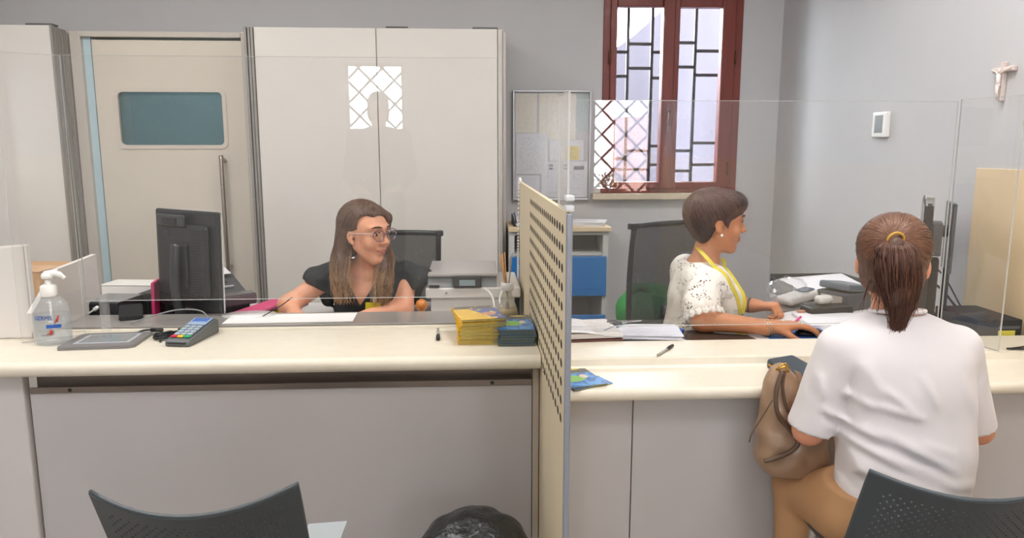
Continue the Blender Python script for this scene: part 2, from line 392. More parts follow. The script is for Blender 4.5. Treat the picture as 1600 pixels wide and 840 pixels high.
for x0, x1, lab in ((-2.34, -2.2, 'thin dark strip lying on top of the left cabinet'), (-.45, -.33, 'thin dark strip lying on the middle of the wide cabinet top'), (.02, .16, 'thin dark strip lying at the right end of the wide cabinet top')):
    tag(MB().bb(x0, x1, 4.2, 4.26, 2.0455, 2.058, bev=.003).build('dark_strip', mat('grey_strip', '6A6866', .5), None), lab, 'strip', 'dark strips on the cabinet tops')
# ------------------------------------------------------------------ noticeboard
t = thing('noticeboard', 'glass-fronted grey noticeboard hung on the wall left of the red window', 'noticeboard', (.505, YB, 1.09))
MB().bb(.27, .735, 4.585, 4.599, 1.095, 1.745).build('backing', mat('board_back', 'B9B6BA', .7), t, world=True)
b = MB()
for a in ((.262, .274, 1.087, 1.753), (.731, .743, 1.087, 1.753), (.274, .731, 1.087, 1.099), (.274, .731, 1.741, 1.753)): b.bb(a[0], a[1], 4.565, 4.599, a[2], a[3], bev=.003)
b.build('frame', mat('silver_frame', 'B8B8BC', .3, metal=.6), t, world=True)
MB().bb(.274, .731, 4.568, 4.572, 1.099, 1.741).build('pane', glass('board_glass', haze=.06, ior=1.06, rough=.15), t, world=True)
def paper_mat(name, col, ink='A2A2AA', lines=60, dens=.30):
    """printed sheet: broken grey text lines on paper, laid out in the sheet's own x/z"""
    if name in MATS: return MATS[name]
    m = mat(name, col, .8); N = m.node_tree.nodes; L = m.node_tree.links; bs = N['Principled BSDF']
    tc = N.new('ShaderNodeTexCoord'); s = N.new('ShaderNodeSeparateXYZ'); L.new(tc.outputs['Generated'], s.inputs[0])
    w = N.new('ShaderNodeMath'); w.operation = 'MULTIPLY'; w.inputs[1].default_value = lines; L.new(s.outputs['Z'], w.inputs[0])
    fr = N.new('ShaderNodeMath'); fr.operation = 'FRACT'; L.new(w.outputs[0], fr.inputs[0])
    lt = N.new('ShaderNodeMath'); lt.operation = 'LESS_THAN'; lt.inputs[1].default_value = .45; L.new(fr.outputs[0], lt.inputs[0])
    mp = N.new('ShaderNodeMapping'); mp.inputs['Scale'].default_value = (9, 1, lines * .37); L.new(tc.outputs['Generated'], mp.inputs[0])
    nz = N.new('ShaderNodeTexNoise'); nz.inputs['Scale'].default_value = 1.3; L.new(mp.outputs[0], nz.inputs['Vector'])
    gt = N.new('ShaderNodeMath'); gt.operation = 'GREATER_THAN'; gt.inputs[1].default_value = 1 - dens - .12; L.new(nz.outputs[0], gt.inputs[0])
    # margins
    a1 = N.new('ShaderNodeMath'); a1.operation = 'COMPARE'; a1.inputs[1].default_value = .5; a1.inputs[2].default_value = .41; L.new(s.outputs['X'], a1.inputs[0])
    a2 = N.new('ShaderNodeMath'); a2.operation = 'COMPARE'; a2.inputs[1].default_value = .5; a2.inputs[2].default_value = .44; L.new(s.outputs['Z'], a2.inputs[0])
    p = lt.outputs[0]
    for q in (gt, a1, a2):
        mm = N.new('ShaderNodeMath'); mm.operation = 'MULTIPLY'; L.new(p, mm.inputs[0]); L.new(q.outputs[0], mm.inputs[1]); p = mm.outputs[0]
    mx = N.new('ShaderNodeMix'); mx.data_type = 'RGBA'; mx.inputs[6].default_value = (*lin(col), 1); mx.inputs[7].default_value = (*lin(ink), 1)
    L.new(p, mx.inputs[0]); L.new(mx.outputs[2], bs.inputs['Base Color']); return m
P_w = paper_mat('print_white', 'D9D9DE'); P_c = paper_mat('print_cream', 'DDD6C8', 'BDB3A6', 48)
P_l = paper_mat('print_lilac', 'D9D8DF', 'A6A6B0', 44)
def notice(x0, x1, z0, z1, m, lab, y=4.583):
    o = MB().bb(x0, x1, y, y + .001, z0, z1).build('notice', m); o.location = (0, 0, 0); tag(o, lab, 'notice', 'sheets in the noticeboard'); return o
notice(.28, .41, 1.50, 1.735, P_c, 'cream printed sheet at the top left of the noticeboard')
notice(.425, .65, 1.46, 1.735, P_c, 'large cream printed sheet at the top right of the noticeboard')
notice(.655, .725, 1.50, 1.735, paper_mat('print_green', 'A9B5B5', '7F8C8C', 40), 'narrow grey-green sheet at the right edge of the noticeboard')
notice(.285, .48, 1.25, 1.495, P_w, 'white sheet in dense small print on the left of the noticeboard', y=4.580)
notice(.49, .70, 1.33, 1.455, P_w, 'white sheet behind the yellow slip in the noticeboard')
notice(.585, .672, 1.335, 1.42, paper_mat('print_yellow', 'D9C66A', 'A08E3A', 14), 'small yellow slip in the noticeboard', y=4.5795)
notice(.44, .725, 1.105, 1.325, P_l, 'white form with grey boxes at the bottom of the noticeboard', y=4.578)
nb = notice(.285, .43, 1.11, 1.24, P_l, 'faint white sheet at the bottom left of the noticeboard')
wf = [o for o in COL.objects if o.get('label', '').startswith('white form')][0]
for x, z in ((.485, 1.295), (.485, 1.275), (.575, 1.295), (.575, 1.275)): MB().bb(x, x + .025, 4.5772, 4.5779, z, z + .013).build('printed_box', mat('ink_grey', '77777F', .8), wf)
MB().bb(.64, .705, 4.5772, 4.5779, 1.275, 1.298).build('printed_box', mat('ink_grey', '77777F', .8), wf)
# ------------------------------------------------------------------ low cabinet with blue drawer fronts
M_blue = mat('blue_front', '2472B8', .3, coat=.3); M_wood = mat('light_wood_edge', 'D9C3A2', .5, vary=.08, vscale=10, stretch=(1, 10, 10)); M_cg = mat('cabinet_grey', 'C3C3C0', .5)
t = thing('drawer_cabinet', 'low grey open cabinet with blue fronts and a wooden top by the back wall', 'cabinet', (.5, 4.3, 0))
MB().bb(.212, .79, 4.08, 4.56, .945, .97, bev=.003).build('top', M_wood, t, world=True)
b = MB(); b.bb(.215, .245, 4.1, 4.55, 0, .945); b.bb(.745, .775, 4.1, 4.55, 0, .945); b.bb(.245, .745, 4.53, 4.55, 0, .945); b.bb(.245, .745, 4.1, 4.53, 0, .03)
for z in (.805, .575, .30): b.bb(.245, .745, 4.12, 4.53, z, z + .015)
b.bb(.245, .745, 4.1, 4.12, .925, .945); b.bb(.48, .50, 4.11, 4.53, .82, .925)
b.build('body', M_cg, t, world=True)
MB().bb(.222, .765, 4.082, 4.1, .578, .805, bev=.003).build('drawer', M_blue, t, world=True)
MB().bb(.222, .765, 4.082, 4.1, .32, .468, bev=.003).build('drawer', M_blue, t, world=True)
MB().bb(.25, .74, 4.3, 4.5, .822, .92).build('inner_box', mat('inner_grey', '8D8A86', .7), t, world=True)
M_pap = mat('paper_white', 'E4E3E6', .8, vary=.02)
def sheet_stack(name, lab, cx, cy, z, w, d_, n, th=.004, rz=0, cat='papers', m=None, jitter=.01, group=None, curl=0):
    t = thing(name, lab, cat, (cx, cy, z), rz, group)
    b = MB()
    for k in range(n):
        jx, jy, jr = random.uniform(-jitter, jitter), random.uniform(-jitter, jitter), random.uniform(-.04, .04)
        if curl and k == n - 1:
            b.grid(lambda u, v: ((u - .5) * w, (v - .5) * d_, k * th + th * .5 + curl * max(0, u - .35) ** 2), 10, 4, thick=.0008)
        else: b.box((jx, jy, k * th + th / 2), (w, d_, th * .8), rot=rotm(0, 0, jr))
    b.build('sheets', m or M_pap, t); return t
sheet_stack('paper_pile', 'curling white papers on the right of the wooden cabinet top', .64, 4.3, .970, .30, .21, 6, .003, -.25, curl=.0)
t = thing('file_tray', 'black document tray with papers at the left of the wooden cabinet top', 'tray', (.345, 4.27, .9708), .0)
b = MB(); b.bb(-.1, .1, -.14, .14, 0, .006); b.prism([(-.14, 0), (.14, 0), (.14, .05), (-.14, .03)], -.1, -.094, 'x'); b.prism([(-.14, 0), (.14, 0), (.14, .05), (-.14, .03)], .094, .1, 'x')
b.build('tray_body', M_dk, t); MB().box((0, 0, .02), (.18, .27, .02), rot=rotm(.06, -.10, 0)).build('papers', M_pap, t)
t = thing('blue_marker', 'dark upright pen standing in the black tray on the wooden cabinet', 'pen', (.262, 4.17, .9775))
MB().cyl((0, 0, 0), (-.015, 0, .07), .004).build('barrel', mat('navy_plastic', '2E3558', .4), t)
# ------------------------------------------------------------------ counters
M_top = mat('cream_worktop', 'E1D9C8', .38, vary=.025, vscale=25)
M_pan = mat('grey_panel', 'BAB6B6', .5, vary=.025, vscale=2.5)
M_ss = mat('stainless', '8C8078', .30, metal=.5, vary=.05, vscale=3, stretch=(1, 20, 20))
def arc(cy, cz, r, a0, a1, n=22): return [(cy + r * math.cos(math.radians(a0 + (a1 - a0) * k / n)), cz + r * math.sin(math.radians(a0 + (a1 - a0) * k / n))) for k in range(n + 1)]
t = thing('counter', 'long cream-topped service counter with grey front panels left of the perforated divider', 'counter', (-1.2, 2.45, 0))
prof = arc(2.222, .7475, .0225, 90, 270) + [(2.60, .725), (2.60, .772)] + arc(2.590, .773, .008, 0, 180, 6)[::1] + [(2.56, .770)]
MB().prism(prof, -3.0, .214, 'x', smooth=False).build('worktop', M_top, t, world=True)
MB().bb(-1.368, .193, 2.28, 2.30, .02, .652, bev=.002).build('front_panel', M_pan, t, world=True)
pts = [(2.262, .02)] + [(2.262, .724), (2.30, .724), (2.30, .02)]
MB().bb(-3.0, -1.375, 2.262, 2.30, .02, .724, bev=.006).build('end_panel', mat('white_panel', 'CBC6C4', .5, vary=.02, vscale=2), t, world=True)
b = MB(); b.prism([(2.315, .724), (2.32, .724), (2.32, .66), (2.285, .66), (2.282, .672), (2.278, .672), (2.278, .654), (2.325, .654), (2.325, .724)], -1.366, .193, 'x')
rs = b.build('steel_channel', M_ss, t, world=True)
for x in (-1.245, .065):
    o = MB().cyl((x, 2.2785, .663), (x, 2.2755, .663), .006, n=12).build('screw', M_dk, t, world=True)
MB().bb(.195, .214, 2.27, 2.60, 0, .724).build('filler_post', mat('beige_filler', 'B8AC9C', .5), t, world=True)
t = thing('counter', 'cream-topped service counter with a stepped ledge right of the perforated divider', 'counter', (1.1, 2.2, 0))
prof = arc(1.985, .717, .018, 90, 270) + [(2.37, .699), (2.37, .768), (2.365, .77), (2.18, .77), (2.168, .766), (2.160, .748), (2.150, .742)]
MB().prism(prof, .2305, 1.912, 'x').build('worktop', M_top, t, world=True)
MB().bb(.2305, .467, 2.04, 2.06, .02, .698, bev=.002).build('front_panel', M_pan, t, world=True)
MB().bb(.470, 1.912, 2.04, 2.06, .02, .698, bev=.002).build('front_panel', M_pan, t, world=True)
# ------------------------------------------------------------------ staff desks
M_desk = mat('desk_white', 'DDDADA', .4); M_leg = mat('desk_leg_grey', '9A9A9A', .4, metal=.5)
t = thing('staff_desk', 'white staff desk behind the left counter with a steel strip along its front', 'desk', (-1.0, 2.95, 0))
MB().bb(-2.4, .18, 2.605, 3.30, .695, .72, bev=.003).build('desktop', M_desk, t, world=True)
MB().bb(-1.50, -.02, 2.605, 2.80, .7205, .785, bev=.002).build('steel_strip', mat('steel_strip', 'A5A19D', .28, metal=.25, vary=.06, vscale=3), t, world=True)
for x in (-2.35, .13):
    for y in (2.66, 3.25): MB().bb(x - .02, x + .02, y - .02, y + .02, 0, .695).build('leg', M_leg, t, world=True)
t = thing('staff_desk', 'white staff desk behind the right counter beside the woman in the lace top', 'desk', (1.4, 2.8, 0))
MB().prism([(.238, 2.375), (1.912, 2.375), (1.912, 3.27), (1.37, 3.27), (1.345, 2.90), (1.20, 2.80), (1.12, 2.60), (.238, 2.57)], .728, .752).build('desktop', M_desk, t, world=True)
for x, y in ((.27, 2.40), (.27, 2.54), (1.88, 2.42), (1.88, 3.23), (1.42, 3.22)): MB().bb(x - .02, x + .02, y - .02, y + .02, 0, .728).build('leg', M_leg, t, world=True)
# ------------------------------------------------------------------ perforated divider
M_perf = mat('cream_sheet_steel', 'DCCDAE', .5, vary=.02); M_prf = mat('grey_blue_edge', '9AA0AC', .35, metal=.5)
def perforated(b, x, y0, y1, z0, z1, us, vs, r, thick, n=12, flip=False):
    """flat plate at x spanning y,z with round holes centred on the grid us x vs; the plain margins are strips"""
    du = us[1] - us[0]; dv = vs[1] - vs[0]; ya, yb, za, zb = us[0] - du / 2, us[-1] + du / 2, vs[0] - dv / 2, vs[-1] + dv / 2
    def q(p): return [b.bm.verts.new((x, yy, zz)) for yy, zz in p]
    for (a, c, e, f) in ((y0, y1, z0, za), (y0, y1, zb, z1), (y0, ya, za, zb), (yb, y1, za, zb)): b.bm.faces.new(q([(a, e), (c, e), (c, f), (a, f)]))
    for u in us:
        for v in vs:
            circ = []; sq = []
            for k in range(n):
                a = 2 * PI * k / n + PI / 4; c_, s_ = math.cos(a), math.sin(a); m_ = max(abs(c_), abs(s_))
                circ.append((u + r * 1.6 * c_, v + r * s_)); sq.append((u + du / 2 * c_ / m_, v + dv / 2 * s_ / m_))
            C1 = q(circ); S1 = q(sq); C2 = [b.bm.verts.new((x + thick, yy, zz)) for yy, zz in circ]
            for k in range(n):
                j = (k + 1) % n; b.bm.faces.new((C1[k], C1[j], S1[j], S1[k])); b.bm.faces.new((C1[k], C1[j], C2[j], C2[k]))
    return b
t = thing('perforated_divider', 'tall cream metal divider with rows of round holes standing between the two counters', 'divider', (.225, 2.45, 0))
PY0, PY1 = 1.645, 3.24; us = [1.73 + .0547 * k for k in range(18)]; vs = [1.214 - .0466 * k for k in range(11)]
b = MB(); perforated(b, .217, PY0 + .012, PY1, .0, 1.258, us, vs[::-1],   .0118, .0003); o = b.build('perforated_skin', M_perf, t, world=True)
b = MB(); perforated(b, .2285, PY0 + .012, PY1, .0, 1.258, us, vs[::-1], .0118, -.0003); o = b.build('perforated_skin', M_perf, t, world=True)
MB().bb(.2176, .2279, PY0 + .02, PY1 - .01, .01, 1.25).build('core', mat('dark_core', '1C1712', .9), t, world=True)
MB().bb(.2155, .2300, PY0, PY0 + .012, 0, 1.258, bev=.003).build('edge_profile', M_prf, t, world=True)
b = MB(); b.bb(.2168, .2287, PY0 + .012, PY1, 1.256, 1.259); b.bb(.2168, .2287, PY1 - .004, PY1, 0, 1.256); b.build('top_cap', M_perf, t, world=True)
for z in (1.262, 1.285):
    MB().bb(.213, .233, PY0 - .002, PY0 + .03, z, z + .013, bev=.003).build('clamp', mat('clamp_white', 'DADCE0', .3), t, world=True)
# bead chain hanging at the far edge of the divider
b = MB(); cp = bez([(.222, 3.238, 1.264), (.215, 3.246, 1.25), (.211, 3.247, 1.0), (.2105, 3.247, .85), (.2115, 3.247, .80)], 30)
for k, p in enumerate(cp[::2]): b.ball(p, .0055, 8, m=6)
b.tube(cp, .0012, 5); tag(b.build('bead_chain', mat('white_bead', 'ECEAE6', .3)), 'white bead chain hanging down the far edge of the perforated divider', 'chain', kind=None)
# ------------------------------------------------------------------ clear screens
M_gl = glass('clear_screen', haze=.012); M_edge = mat('polished_edge', 'E6E8E6', .25, trans=.3)
def screen(lab, p0, p1, z0, z1, th=.005, tilt=0, edge=.0012):
    """upright clear sheet from p0 to p1 with bright polished edges"""
    p0 = Vector(p0); p1 = Vector(p1); dv = (p1 - p0); Lh = dv.length; ang = math.atan2(dv.y, dv.x)
    t = thing('clear_screen', lab, 'screen', (p0.x, p0.y, z0), ang); H_ = z1 - z0; e = edge
    b = MB(); T = Matrix.Rotation(tilt, 4, 'X')
    def bx(b, x0, x1, zz0, zz1, m=0): b.box(((x0 + x1) / 2, 0, 0), (x1 - x0, th, zz1 - zz0)) 
    b.M = T; b.box((Lh / 2, 0, H_ / 2), (Lh - 2 * e, th, H_ - 2 * e)); b.build('sheet', M_gl, t)
    b = MB(); b.M = T
    b.box((Lh / 2, 0, H_ - e / 2), (Lh, th, e)); b.box((Lh / 2, 0, e / 2), (Lh, th, e)); b.box((e / 2, 0, H_ / 2), (e, th, H_ - 2 * e)); b.box((Lh - e / 2, 0, H_ / 2), (e, th, H_ - 2 * e))
    b.build('polished_edge', M_edge, t); return t
s1 = screen('wide clear protective screen in front of the woman in the black top', (-1.315, 2.555), (.10, 2.555), .888, 1.70, tilt=math.radians(1.0))
screen('short clear side screen standing by the hand sanitiser at the left end of the counter', (-1.478, 2.450), (-1.322, 2.548), .772, 1.70)
s2 = screen('wide clear protective screen in front of the woman in the lace top', (.245, 2.40), (1.605, 2.40), .812, 1.555)
screen('clear side screen standing on the right counter beside the seated customer', (1.66, 2.17), (1.612, 2.395), .772, 1.562)
screen('small clear panel clamped upright on top of the perforated divider', (.2230, 1.68), (.2230, 1.86), 1.262, 1.53)
for tt, xs in ((s1, (.06,)), (s2, (.02, 1.33))):
    for x in xs: MB().bb(x - .012, x + .012, -.012, .012, -(.888 - .773) if tt is s1 else -(.812 - .7715), .02, bev=.002).build('foot', glass('clear_foot', haze=.12), tt)
# ------------------------------------------------------------------ things on the left counter
M_blk = mat('black_plastic', '1E1F22', .4); M_blk2 = mat('black_matte', '26282B', .65); M_gry = mat('mid_grey_plastic', '55585C', .4)
M_wht = mat('white_plastic', 'EDECE8', .35); M_chr = mat('chrome', 'C8C8C8', .15, metal=1)
t = thing('sanitiser_bottle', 'clear pump bottle of hand sanitiser at the left end of the counter', 'bottle', (-1.372, 2.445, .7705), .12)
t.scale = (1.22, 1.22, 1.27)
prof = [(.0, .0), (.040, .0), (.046, .004), (.047, .02), (.046, .085), (.042, .104), (.030, .118), (.018, .126), (.016, .134)]
b = MB(); b.lathe(prof, n=36, sy=.68); b.build('bottle_body', glass('bottle_clear', tint=(.90, .92, .93), haze=.16, rough=.05), t)
b = MB(); b.lathe([(0, .003), (.040, .003), (.044, .01), (.0435, .08), (0, .081)], n=30, sy=.66); b.build('gel', glass('gel_clear', tint=(.93, .95, .97), haze=.02), t)
b = MB(); b.lathe([(.0, .124), (.020, .124), (.0205, .128), (.020, .150), (.016, .154), (.008, .156), (.008, .170), (.0, .171)], n=24)
b.build('collar', M_wht, t)
b = MB(); b.lathe([(0, .168), (.014, .170), (.016, .178), (.012, .184), (0, .186)], n=20); b.tube(bez([(-.006, 0, .180), (.015, 0, .183), (.032, 0, .178), (.042, 0, .168)], 5), [.009] * 6 + [.0075] * 5 + [.0055] * 5, 10)
b.build('pump_head', M_wht, t); MB().cyl((0, 0, .02), (0, 0, .125), .003, n=8).build('dip_tube', M_wht, t)
def curved_label(b, x0, x1, z0, z1, off=.0008, R=.0465, sy=.68):
    b.grid(lambda u, v: ((R + off) * math.sin((x0 + (x1 - x0) * u) / R), -(R + off) * sy * math.cos((x0 + (x1 - x0) * u) / R), z0 + (z1 - z0) * v), 8, 1)
b = MB(); curved_label(b, -.002, .034, .046, .055); b.build('label_band', mat('label_blue', '2458B0', .5), t)
def wrap(o, R=.0476, sy=.68):
    for v in o.data.vertices:
        a = v.co.x / R; y = v.co.y; v.co.x = (R - y) * math.sin(a); v.co.y = -(R - y) * sy * math.cos(a)
    return o
wrap(text('label_text', 'GERMS', .0155, mat('label_blue', '2458B0', .5), t, (-.010, 0, .072), (PI / 2, 0, 0)))
wrap(text('label_text', 'Gel mani', .0065, mat('label_grey', '8A8A90', .5), t, (-.004, 0, .028), (PI / 2, 0, 0)))
b = MB(); b.tube([(.010, -.0322, .042), (.008, -.0325, .030)], .0036, 6); b.tube([(.024, -.0295, .062), (.028, -.027, .078)], .002, 5); b.tube([(.018, -.031, .058), (.024, -.0285, .070)], .0012, 5); b.tube([(-.002, -.0325, .030), (.014, -.0322, .036)], .001, 5); b.build('label_drawing', mat('label_red', 'C23A34', .5), t)
# signature pad with its cable
t = thing('signature_pad', 'flat grey electronic signature pad lying at the left of the counter', 'signature pad', (-1.198, 2.440, .7705), .08)
b = MB(); b.prism([(-.118, -.085), (.09, -.085), (.108, -.072), (.112, .09), (.10, .10), (-.10, .10), (-.115, .088), (-.124, -.07)], 0, .010); b.build('pad_body', mat('pad_grey', '7A7778', .4), t)
b = MB(); b.prism([(-.09, -.045), (.082, -.045), (.085, .075), (-.085, .075)], .010, .0108); b.build('screen_border', mat('pad_border', 'B0B4B8', .4), t)
b = MB(); b.prism([(-.078, -.032), (.070, -.032), (.073, .064), (-.074, .064)], .0108, .0114); b.build('screen', mat('pad_screen', '7C848B', .15, coat=.5), t)
b = MB(); b.tube(bez([(.06, .096, .007), (.075, .108, .012), (.10, .115, .012), (.13, .108, .012)], 6), .0035, 8); b.cyl((.10, .112, .012), (.14, .104, .012), .007, n=10); b.build('cable', M_blk, t)
t = thing('coiled_cable', 'bundled black cable with a plug lying between the pad and the card terminal', 'cable', (-1.035, 2.49, .7705))
b = MB(); pts = []
for k in range(60):
    a = k * .62; rr = .028 + .006 * math.sin(k * 1.7); pts.append((rr * math.cos(a) * 1.0, rr * 1.3 * math.sin(a) * .9, .004 + .011 * (k / 60) + .002 * math.sin(k)))
b.tube(bez(pts, 3), .0026, 6); b.tube(bez([(.01, -.06, .004), (0, -.01, .016), (.02, .04, .012), (.05, .07, .006)], 6), .0035, 6); b.cyl((.03, .04, .018), (.06, .055, .012), .0065, n=8)
b.build('cable_bundle', M_blk, t)
# card terminal
t = thing('card_terminal', 'grey card payment terminal with blue screen and red yellow green keys', 'card terminal', (-.934, 2.472, .7705), -.16)
b = MB(); b.prism([(-.10, 0), (-.10, .016), (-.088, .023), (.02, .040), (.085, .052), (.10, .046), (.10, 0)], -.042, .042, 'x')
bmesh.ops.bevel(b.bm, geom=list(b.bm.edges), offset=.006, segments=3, affect='EDGES', profile=.5); b.build('terminal_body', mat('terminal_grey', '5C6062', .4), t)
sl = math.atan2(.029, .173); 
def on_top(b, x, y, w, d_, h): # y measured along the sloping face from the front
    b.box((x, -.088 + y * math.cos(sl), .0245 + y * math.sin(sl) + h / 2), (w, d_, h), rot=rotm(sl, 0, 0), bev=.001, seg=1)
b = MB(); on_top(b, 0, .140, .066, .058, .003); b.build('screen_frame', mat('terminal_light', '9FB3CF', .3), t)
b = MB(); on_top(b, 0, .150, .054, .030, .0042); b.build('screen', mat('lcd_blue', '5D7FC4', .2), t)
b = MB(); on_top(b, 0, .060, .070, .092, .0012); b.build('key_field', mat('key_field', '565B5F', .4), t)
for r in range(4):
    for c in range(3):
        b = MB(); on_top(b, (c - 1) * .0215, .034 + r * .0205, .0175, .014, .0038); b.build('key', mat('key_grey', 'A9B8C4', .4), t)
for c, (col, nm) in enumerate((('D02C48', 'red_key'), ('E6C030', 'yellow_key'), ('26B070', 'green_key'))):
    b = MB(); on_top(b, (c - 1) * .0225, .014, .0195, .013, .0040); b.build(nm, mat(nm, col, .4), t)
b = MB(); b.box((0, -.102, .012), (.06, .004, .004)); b.build('card_slot', M_blk, t)
t = thing('pen', 'black-tipped ballpoint pen standing askew on the left counter beside the brochures', 'pen', (-.112, 2.43, .7705), .08)
b = MB(); b.cyl((0, 0, .005), (.004, .115, .006), .004, n=10); b.build('barrel', mat('clear_barrel', 'A8A49C', .3), t)
b = MB(); b.cyl((-.001, -.03, .007), (0, .012, .007), .0068, n=12); b.cyl((.0035, -.022, .013), (.0035, .02, .012), .0018, n=6); b.build('cap', M_blk, t)
# brochures: two stacks
def cover_mat(name, kind):
    if name in MATS: return MATS[name]
    m = mat(name, '888888', .3, coat=.3); N = m.node_tree.nodes; L = m.node_tree.links; bs = N['Principled BSDF']
    tc = N.new('ShaderNodeTexCoord'); s = N.new('ShaderNodeSeparateXYZ'); L.new(tc.outputs['Generated'], s.inputs[0])
    def step(src, thr, op='GREATER_THAN'):
        n = N.new('ShaderNodeMath'); n.operation = op; n.inputs[1].default_value = thr; L.new(src, n.inputs[0]); return n.outputs[0]
    def mix(f, a, b_):
        n = N.new('ShaderNodeMix'); n.data_type = 'RGBA'; L.new(f, n.inputs[0])
        for i, c in ((6, a), (7, b_)):
            if isinstance(c, str): n.inputs[i].default_value = (*lin(c), 1)
            else: L.new(c, n.inputs[i])
        return n.outputs[2]
    def comb(a, b_, fa, fb):
        n = N.new('ShaderNodeMath'); n.operation = 'MULTIPLY'; n.inputs[1].default_value = fa; L.new(a, n.inputs[0])
        q = N.new('ShaderNodeMath'); q.operation = 'MULTIPLY'; q.inputs[1].default_value = fb; L.new(b_, q.inputs[0])
        r = N.new('ShaderNodeMath'); r.operation = 'ADD'; L.new(n.outputs[0], r.inputs[0]); L.new(q.outputs[0], r.inputs[1]); return r.outputs[0]
    def blob(cx, cy, rx, ry):
        mp = N.new('ShaderNodeMapping'); mp.inputs['Location'].default_value = (-cx / rx, -cy / ry, 0); mp.inputs['Scale'].default_value = (1 / rx, 1 / ry, 0); L.new(tc.outputs['Generated'], mp.inputs[0])
        ln = N.new('ShaderNodeVectorMath'); ln.operation = 'LENGTH'; L.new(mp.outputs[0], ln.inputs[0]); return step(ln.outputs['Value'], 1, 'LESS_THAN')
    nz = N.new('ShaderNodeTexNoise'); nz.inputs['Scale'].default_value = 5; L.new(tc.outputs['Generated'], nz.inputs['Vector'])
    if kind == 'yellow':
        c = mix(step(comb(s.outputs['X'], s.outputs['Y'], 1, .5), .78), 'E0B22C', '4F63A0')
        c = mix(blob(.72, .38, .16, .13), c, 'C98A72'); c = mix(step(s.outputs['Y'], .80), c, '5C5646')
        c = mix(step(nz.outputs[0], .62), c, 'F0CE4A')
    else:
        c = mix(step(nz.outputs[0], .52), '1F5FA8', '3C8FD0'); c = mix(blob(.42, .42, .28, .17), c, '7DB846'); c = mix(blob(.72, .5, .09, .1), c, 'D9C4B8')
        c = mix(step(s.outputs['Y'], .70), c, '4A4A44'); c = mix(blob(.65, .93, .22, .04), c, 'D6C23A')
    L.new(c, bs.inputs['Base Color']); return m
CV_Y = cover_mat('cover_yellow', 'yellow'); CV_B = cover_mat('cover_blue', 'blue')
M_pgY = mat('page_yellow', 'ABA468', .7, vary=.25, vscale=60, stretch=(1, 1, 8)); M_pgB = mat('page_dark', '5A6660', .7, vary=.15, vscale=60, stretch=(1, 1, 8))
M_spY = mat('spine_yellow', 'E3B21E', .5); M_spB = mat('spine_dark', '3C4246', .5)
def brochure(label, group, cv, pg, sp, w=.145, d_=.20, h=.0062):
    t = thing('brochure', label, 'brochure', (0, 0, 0), 0, group)
    MB().bb(-w / 2 + .001, w / 2 - .001, -d_ / 2 + .001, d_ / 2 - .001, .0006, h - .0006).build('pages', pg, t)
    MB().bb(-w / 2, w / 2, -d_ / 2, d_ / 2, h - .0006, h).build('cover', cv, t)
    b = MB(); b.bb(-w / 2 - .0006, -w / 2 + .001, -d_ / 2, d_ / 2, 0, h - .0006); b.bb(-w / 2 + .001, w / 2, -d_ / 2, d_ / 2, 0, .0006); b.build('spine', sp, t)
    return t
ordw = ['lowest', 'second', 'third', 'fourth', 'fifth', 'sixth', 'seventh', 'eighth', 'ninth', 'tenth', 'eleventh', 'twelfth', 'thirteenth', 'fourteenth', 'topmost']
def stack(x, y, rz, n, cv, pg, sp, kind, group, jit=.006, dx=0, h=.0066, z0=.7705, **kw):
    first = None
    for k in range(n):
        lab = kind + (', topmost in its stack' if k == n - 1 else ', %s from stack bottom' % ordw[k] if k else ', lowest in its stack')
        if first is None: t = first = brochure(lab, group, cv, pg, sp, h=h - .0002, **kw)
        else: t = copy_tree(first); t['label'] = lab
        t.location = (x + dx * k + random.uniform(-jit, jit), y + random.uniform(-jit, jit), z0 + k * h); t.rotation_euler = (0, 0, rz + random.uniform(-.05, .05) + .012 * (k - n / 2) * (1 if jit > .003 else 0))
stack(.030, 2.445, .10, 13, CV_Y, M_pgY, M_spY, 'yellow and blue brochure beside the divider', 'yellow brochures in the tall stack', jit=.004, dx=-.0004, h=.0066, w=.148)
stack(.146, 2.425, .02, 6, CV_B, M_pgB, M_spB, 'dark blue brochure with green picture against divider', 'dark blue brochures in the low stack', jit=.0012, w=.118, h=.0092, d_=.21)
t = brochure('blue brochure lying under another on the lower right counter by the divider', 'brochures on the right counter', CV_B, M_pgY, M_spB, w=.13, d_=.17, h=.004); t.location = (.270 + .04, 2.07, .7354); t.rotation_euler = (0, 0, .42)
t2 = copy_tree(t); t2['label'] = 'blue brochure lying uppermost on the lower right counter by the divider'; t2.location = (.300, 2.068, .7396); t2.rotation_euler = (0, 0, .28)
# reed diffuser behind the brochures
t = thing('reed_diffuser', 'clear glass reed diffuser with brown sticks behind the brochures', 'reed diffuser', (.135, 2.70, .7855))
b = MB(); b.lathe([(0, 0), (.036, 0), (.040, .006), (.036, .03), (.022, .065), (.016, .085), (.017, .10), (.022, .125), (.0205, .125), (.015, .10), (.0145, .086), (.02, .066), (.034, .031), (.037, .008), (0, .004)], n=28)
b.build('flask', glass('flask_glass', tint=(.93, .93, .90), haze=.10), t)
b = MB(); b.lathe([(0, .005), (.035, .006), (.034, .026), (0, .026)], n=24); b.build('oil', mat('oil', 'CDB48A', .2), t)
b = MB(); b.lathe([(.019, .098), (.0235, .098), (.0250, .128), (.0215, .128), (.019, .098)], n=24); b.build('neck_band', glass('band', haze=.5), t)
for k, (dx, dy, hgt) in enumerate(((-.030, .0, .24), (-.018, .01, .235), (-.022, -.012, .23), (.018, .004, .235), (-.010, -.004, .24))):
    MB().cyl((-dx * .35, -dy * .3, .008), (dx, dy, hgt), .0022, n=8).build('reed', mat('reed_brown', 'A9713F' if k % 2 else 'B88A5C', .7) if k != 3 else mat('reed_pale', '9A8468', .7), t)
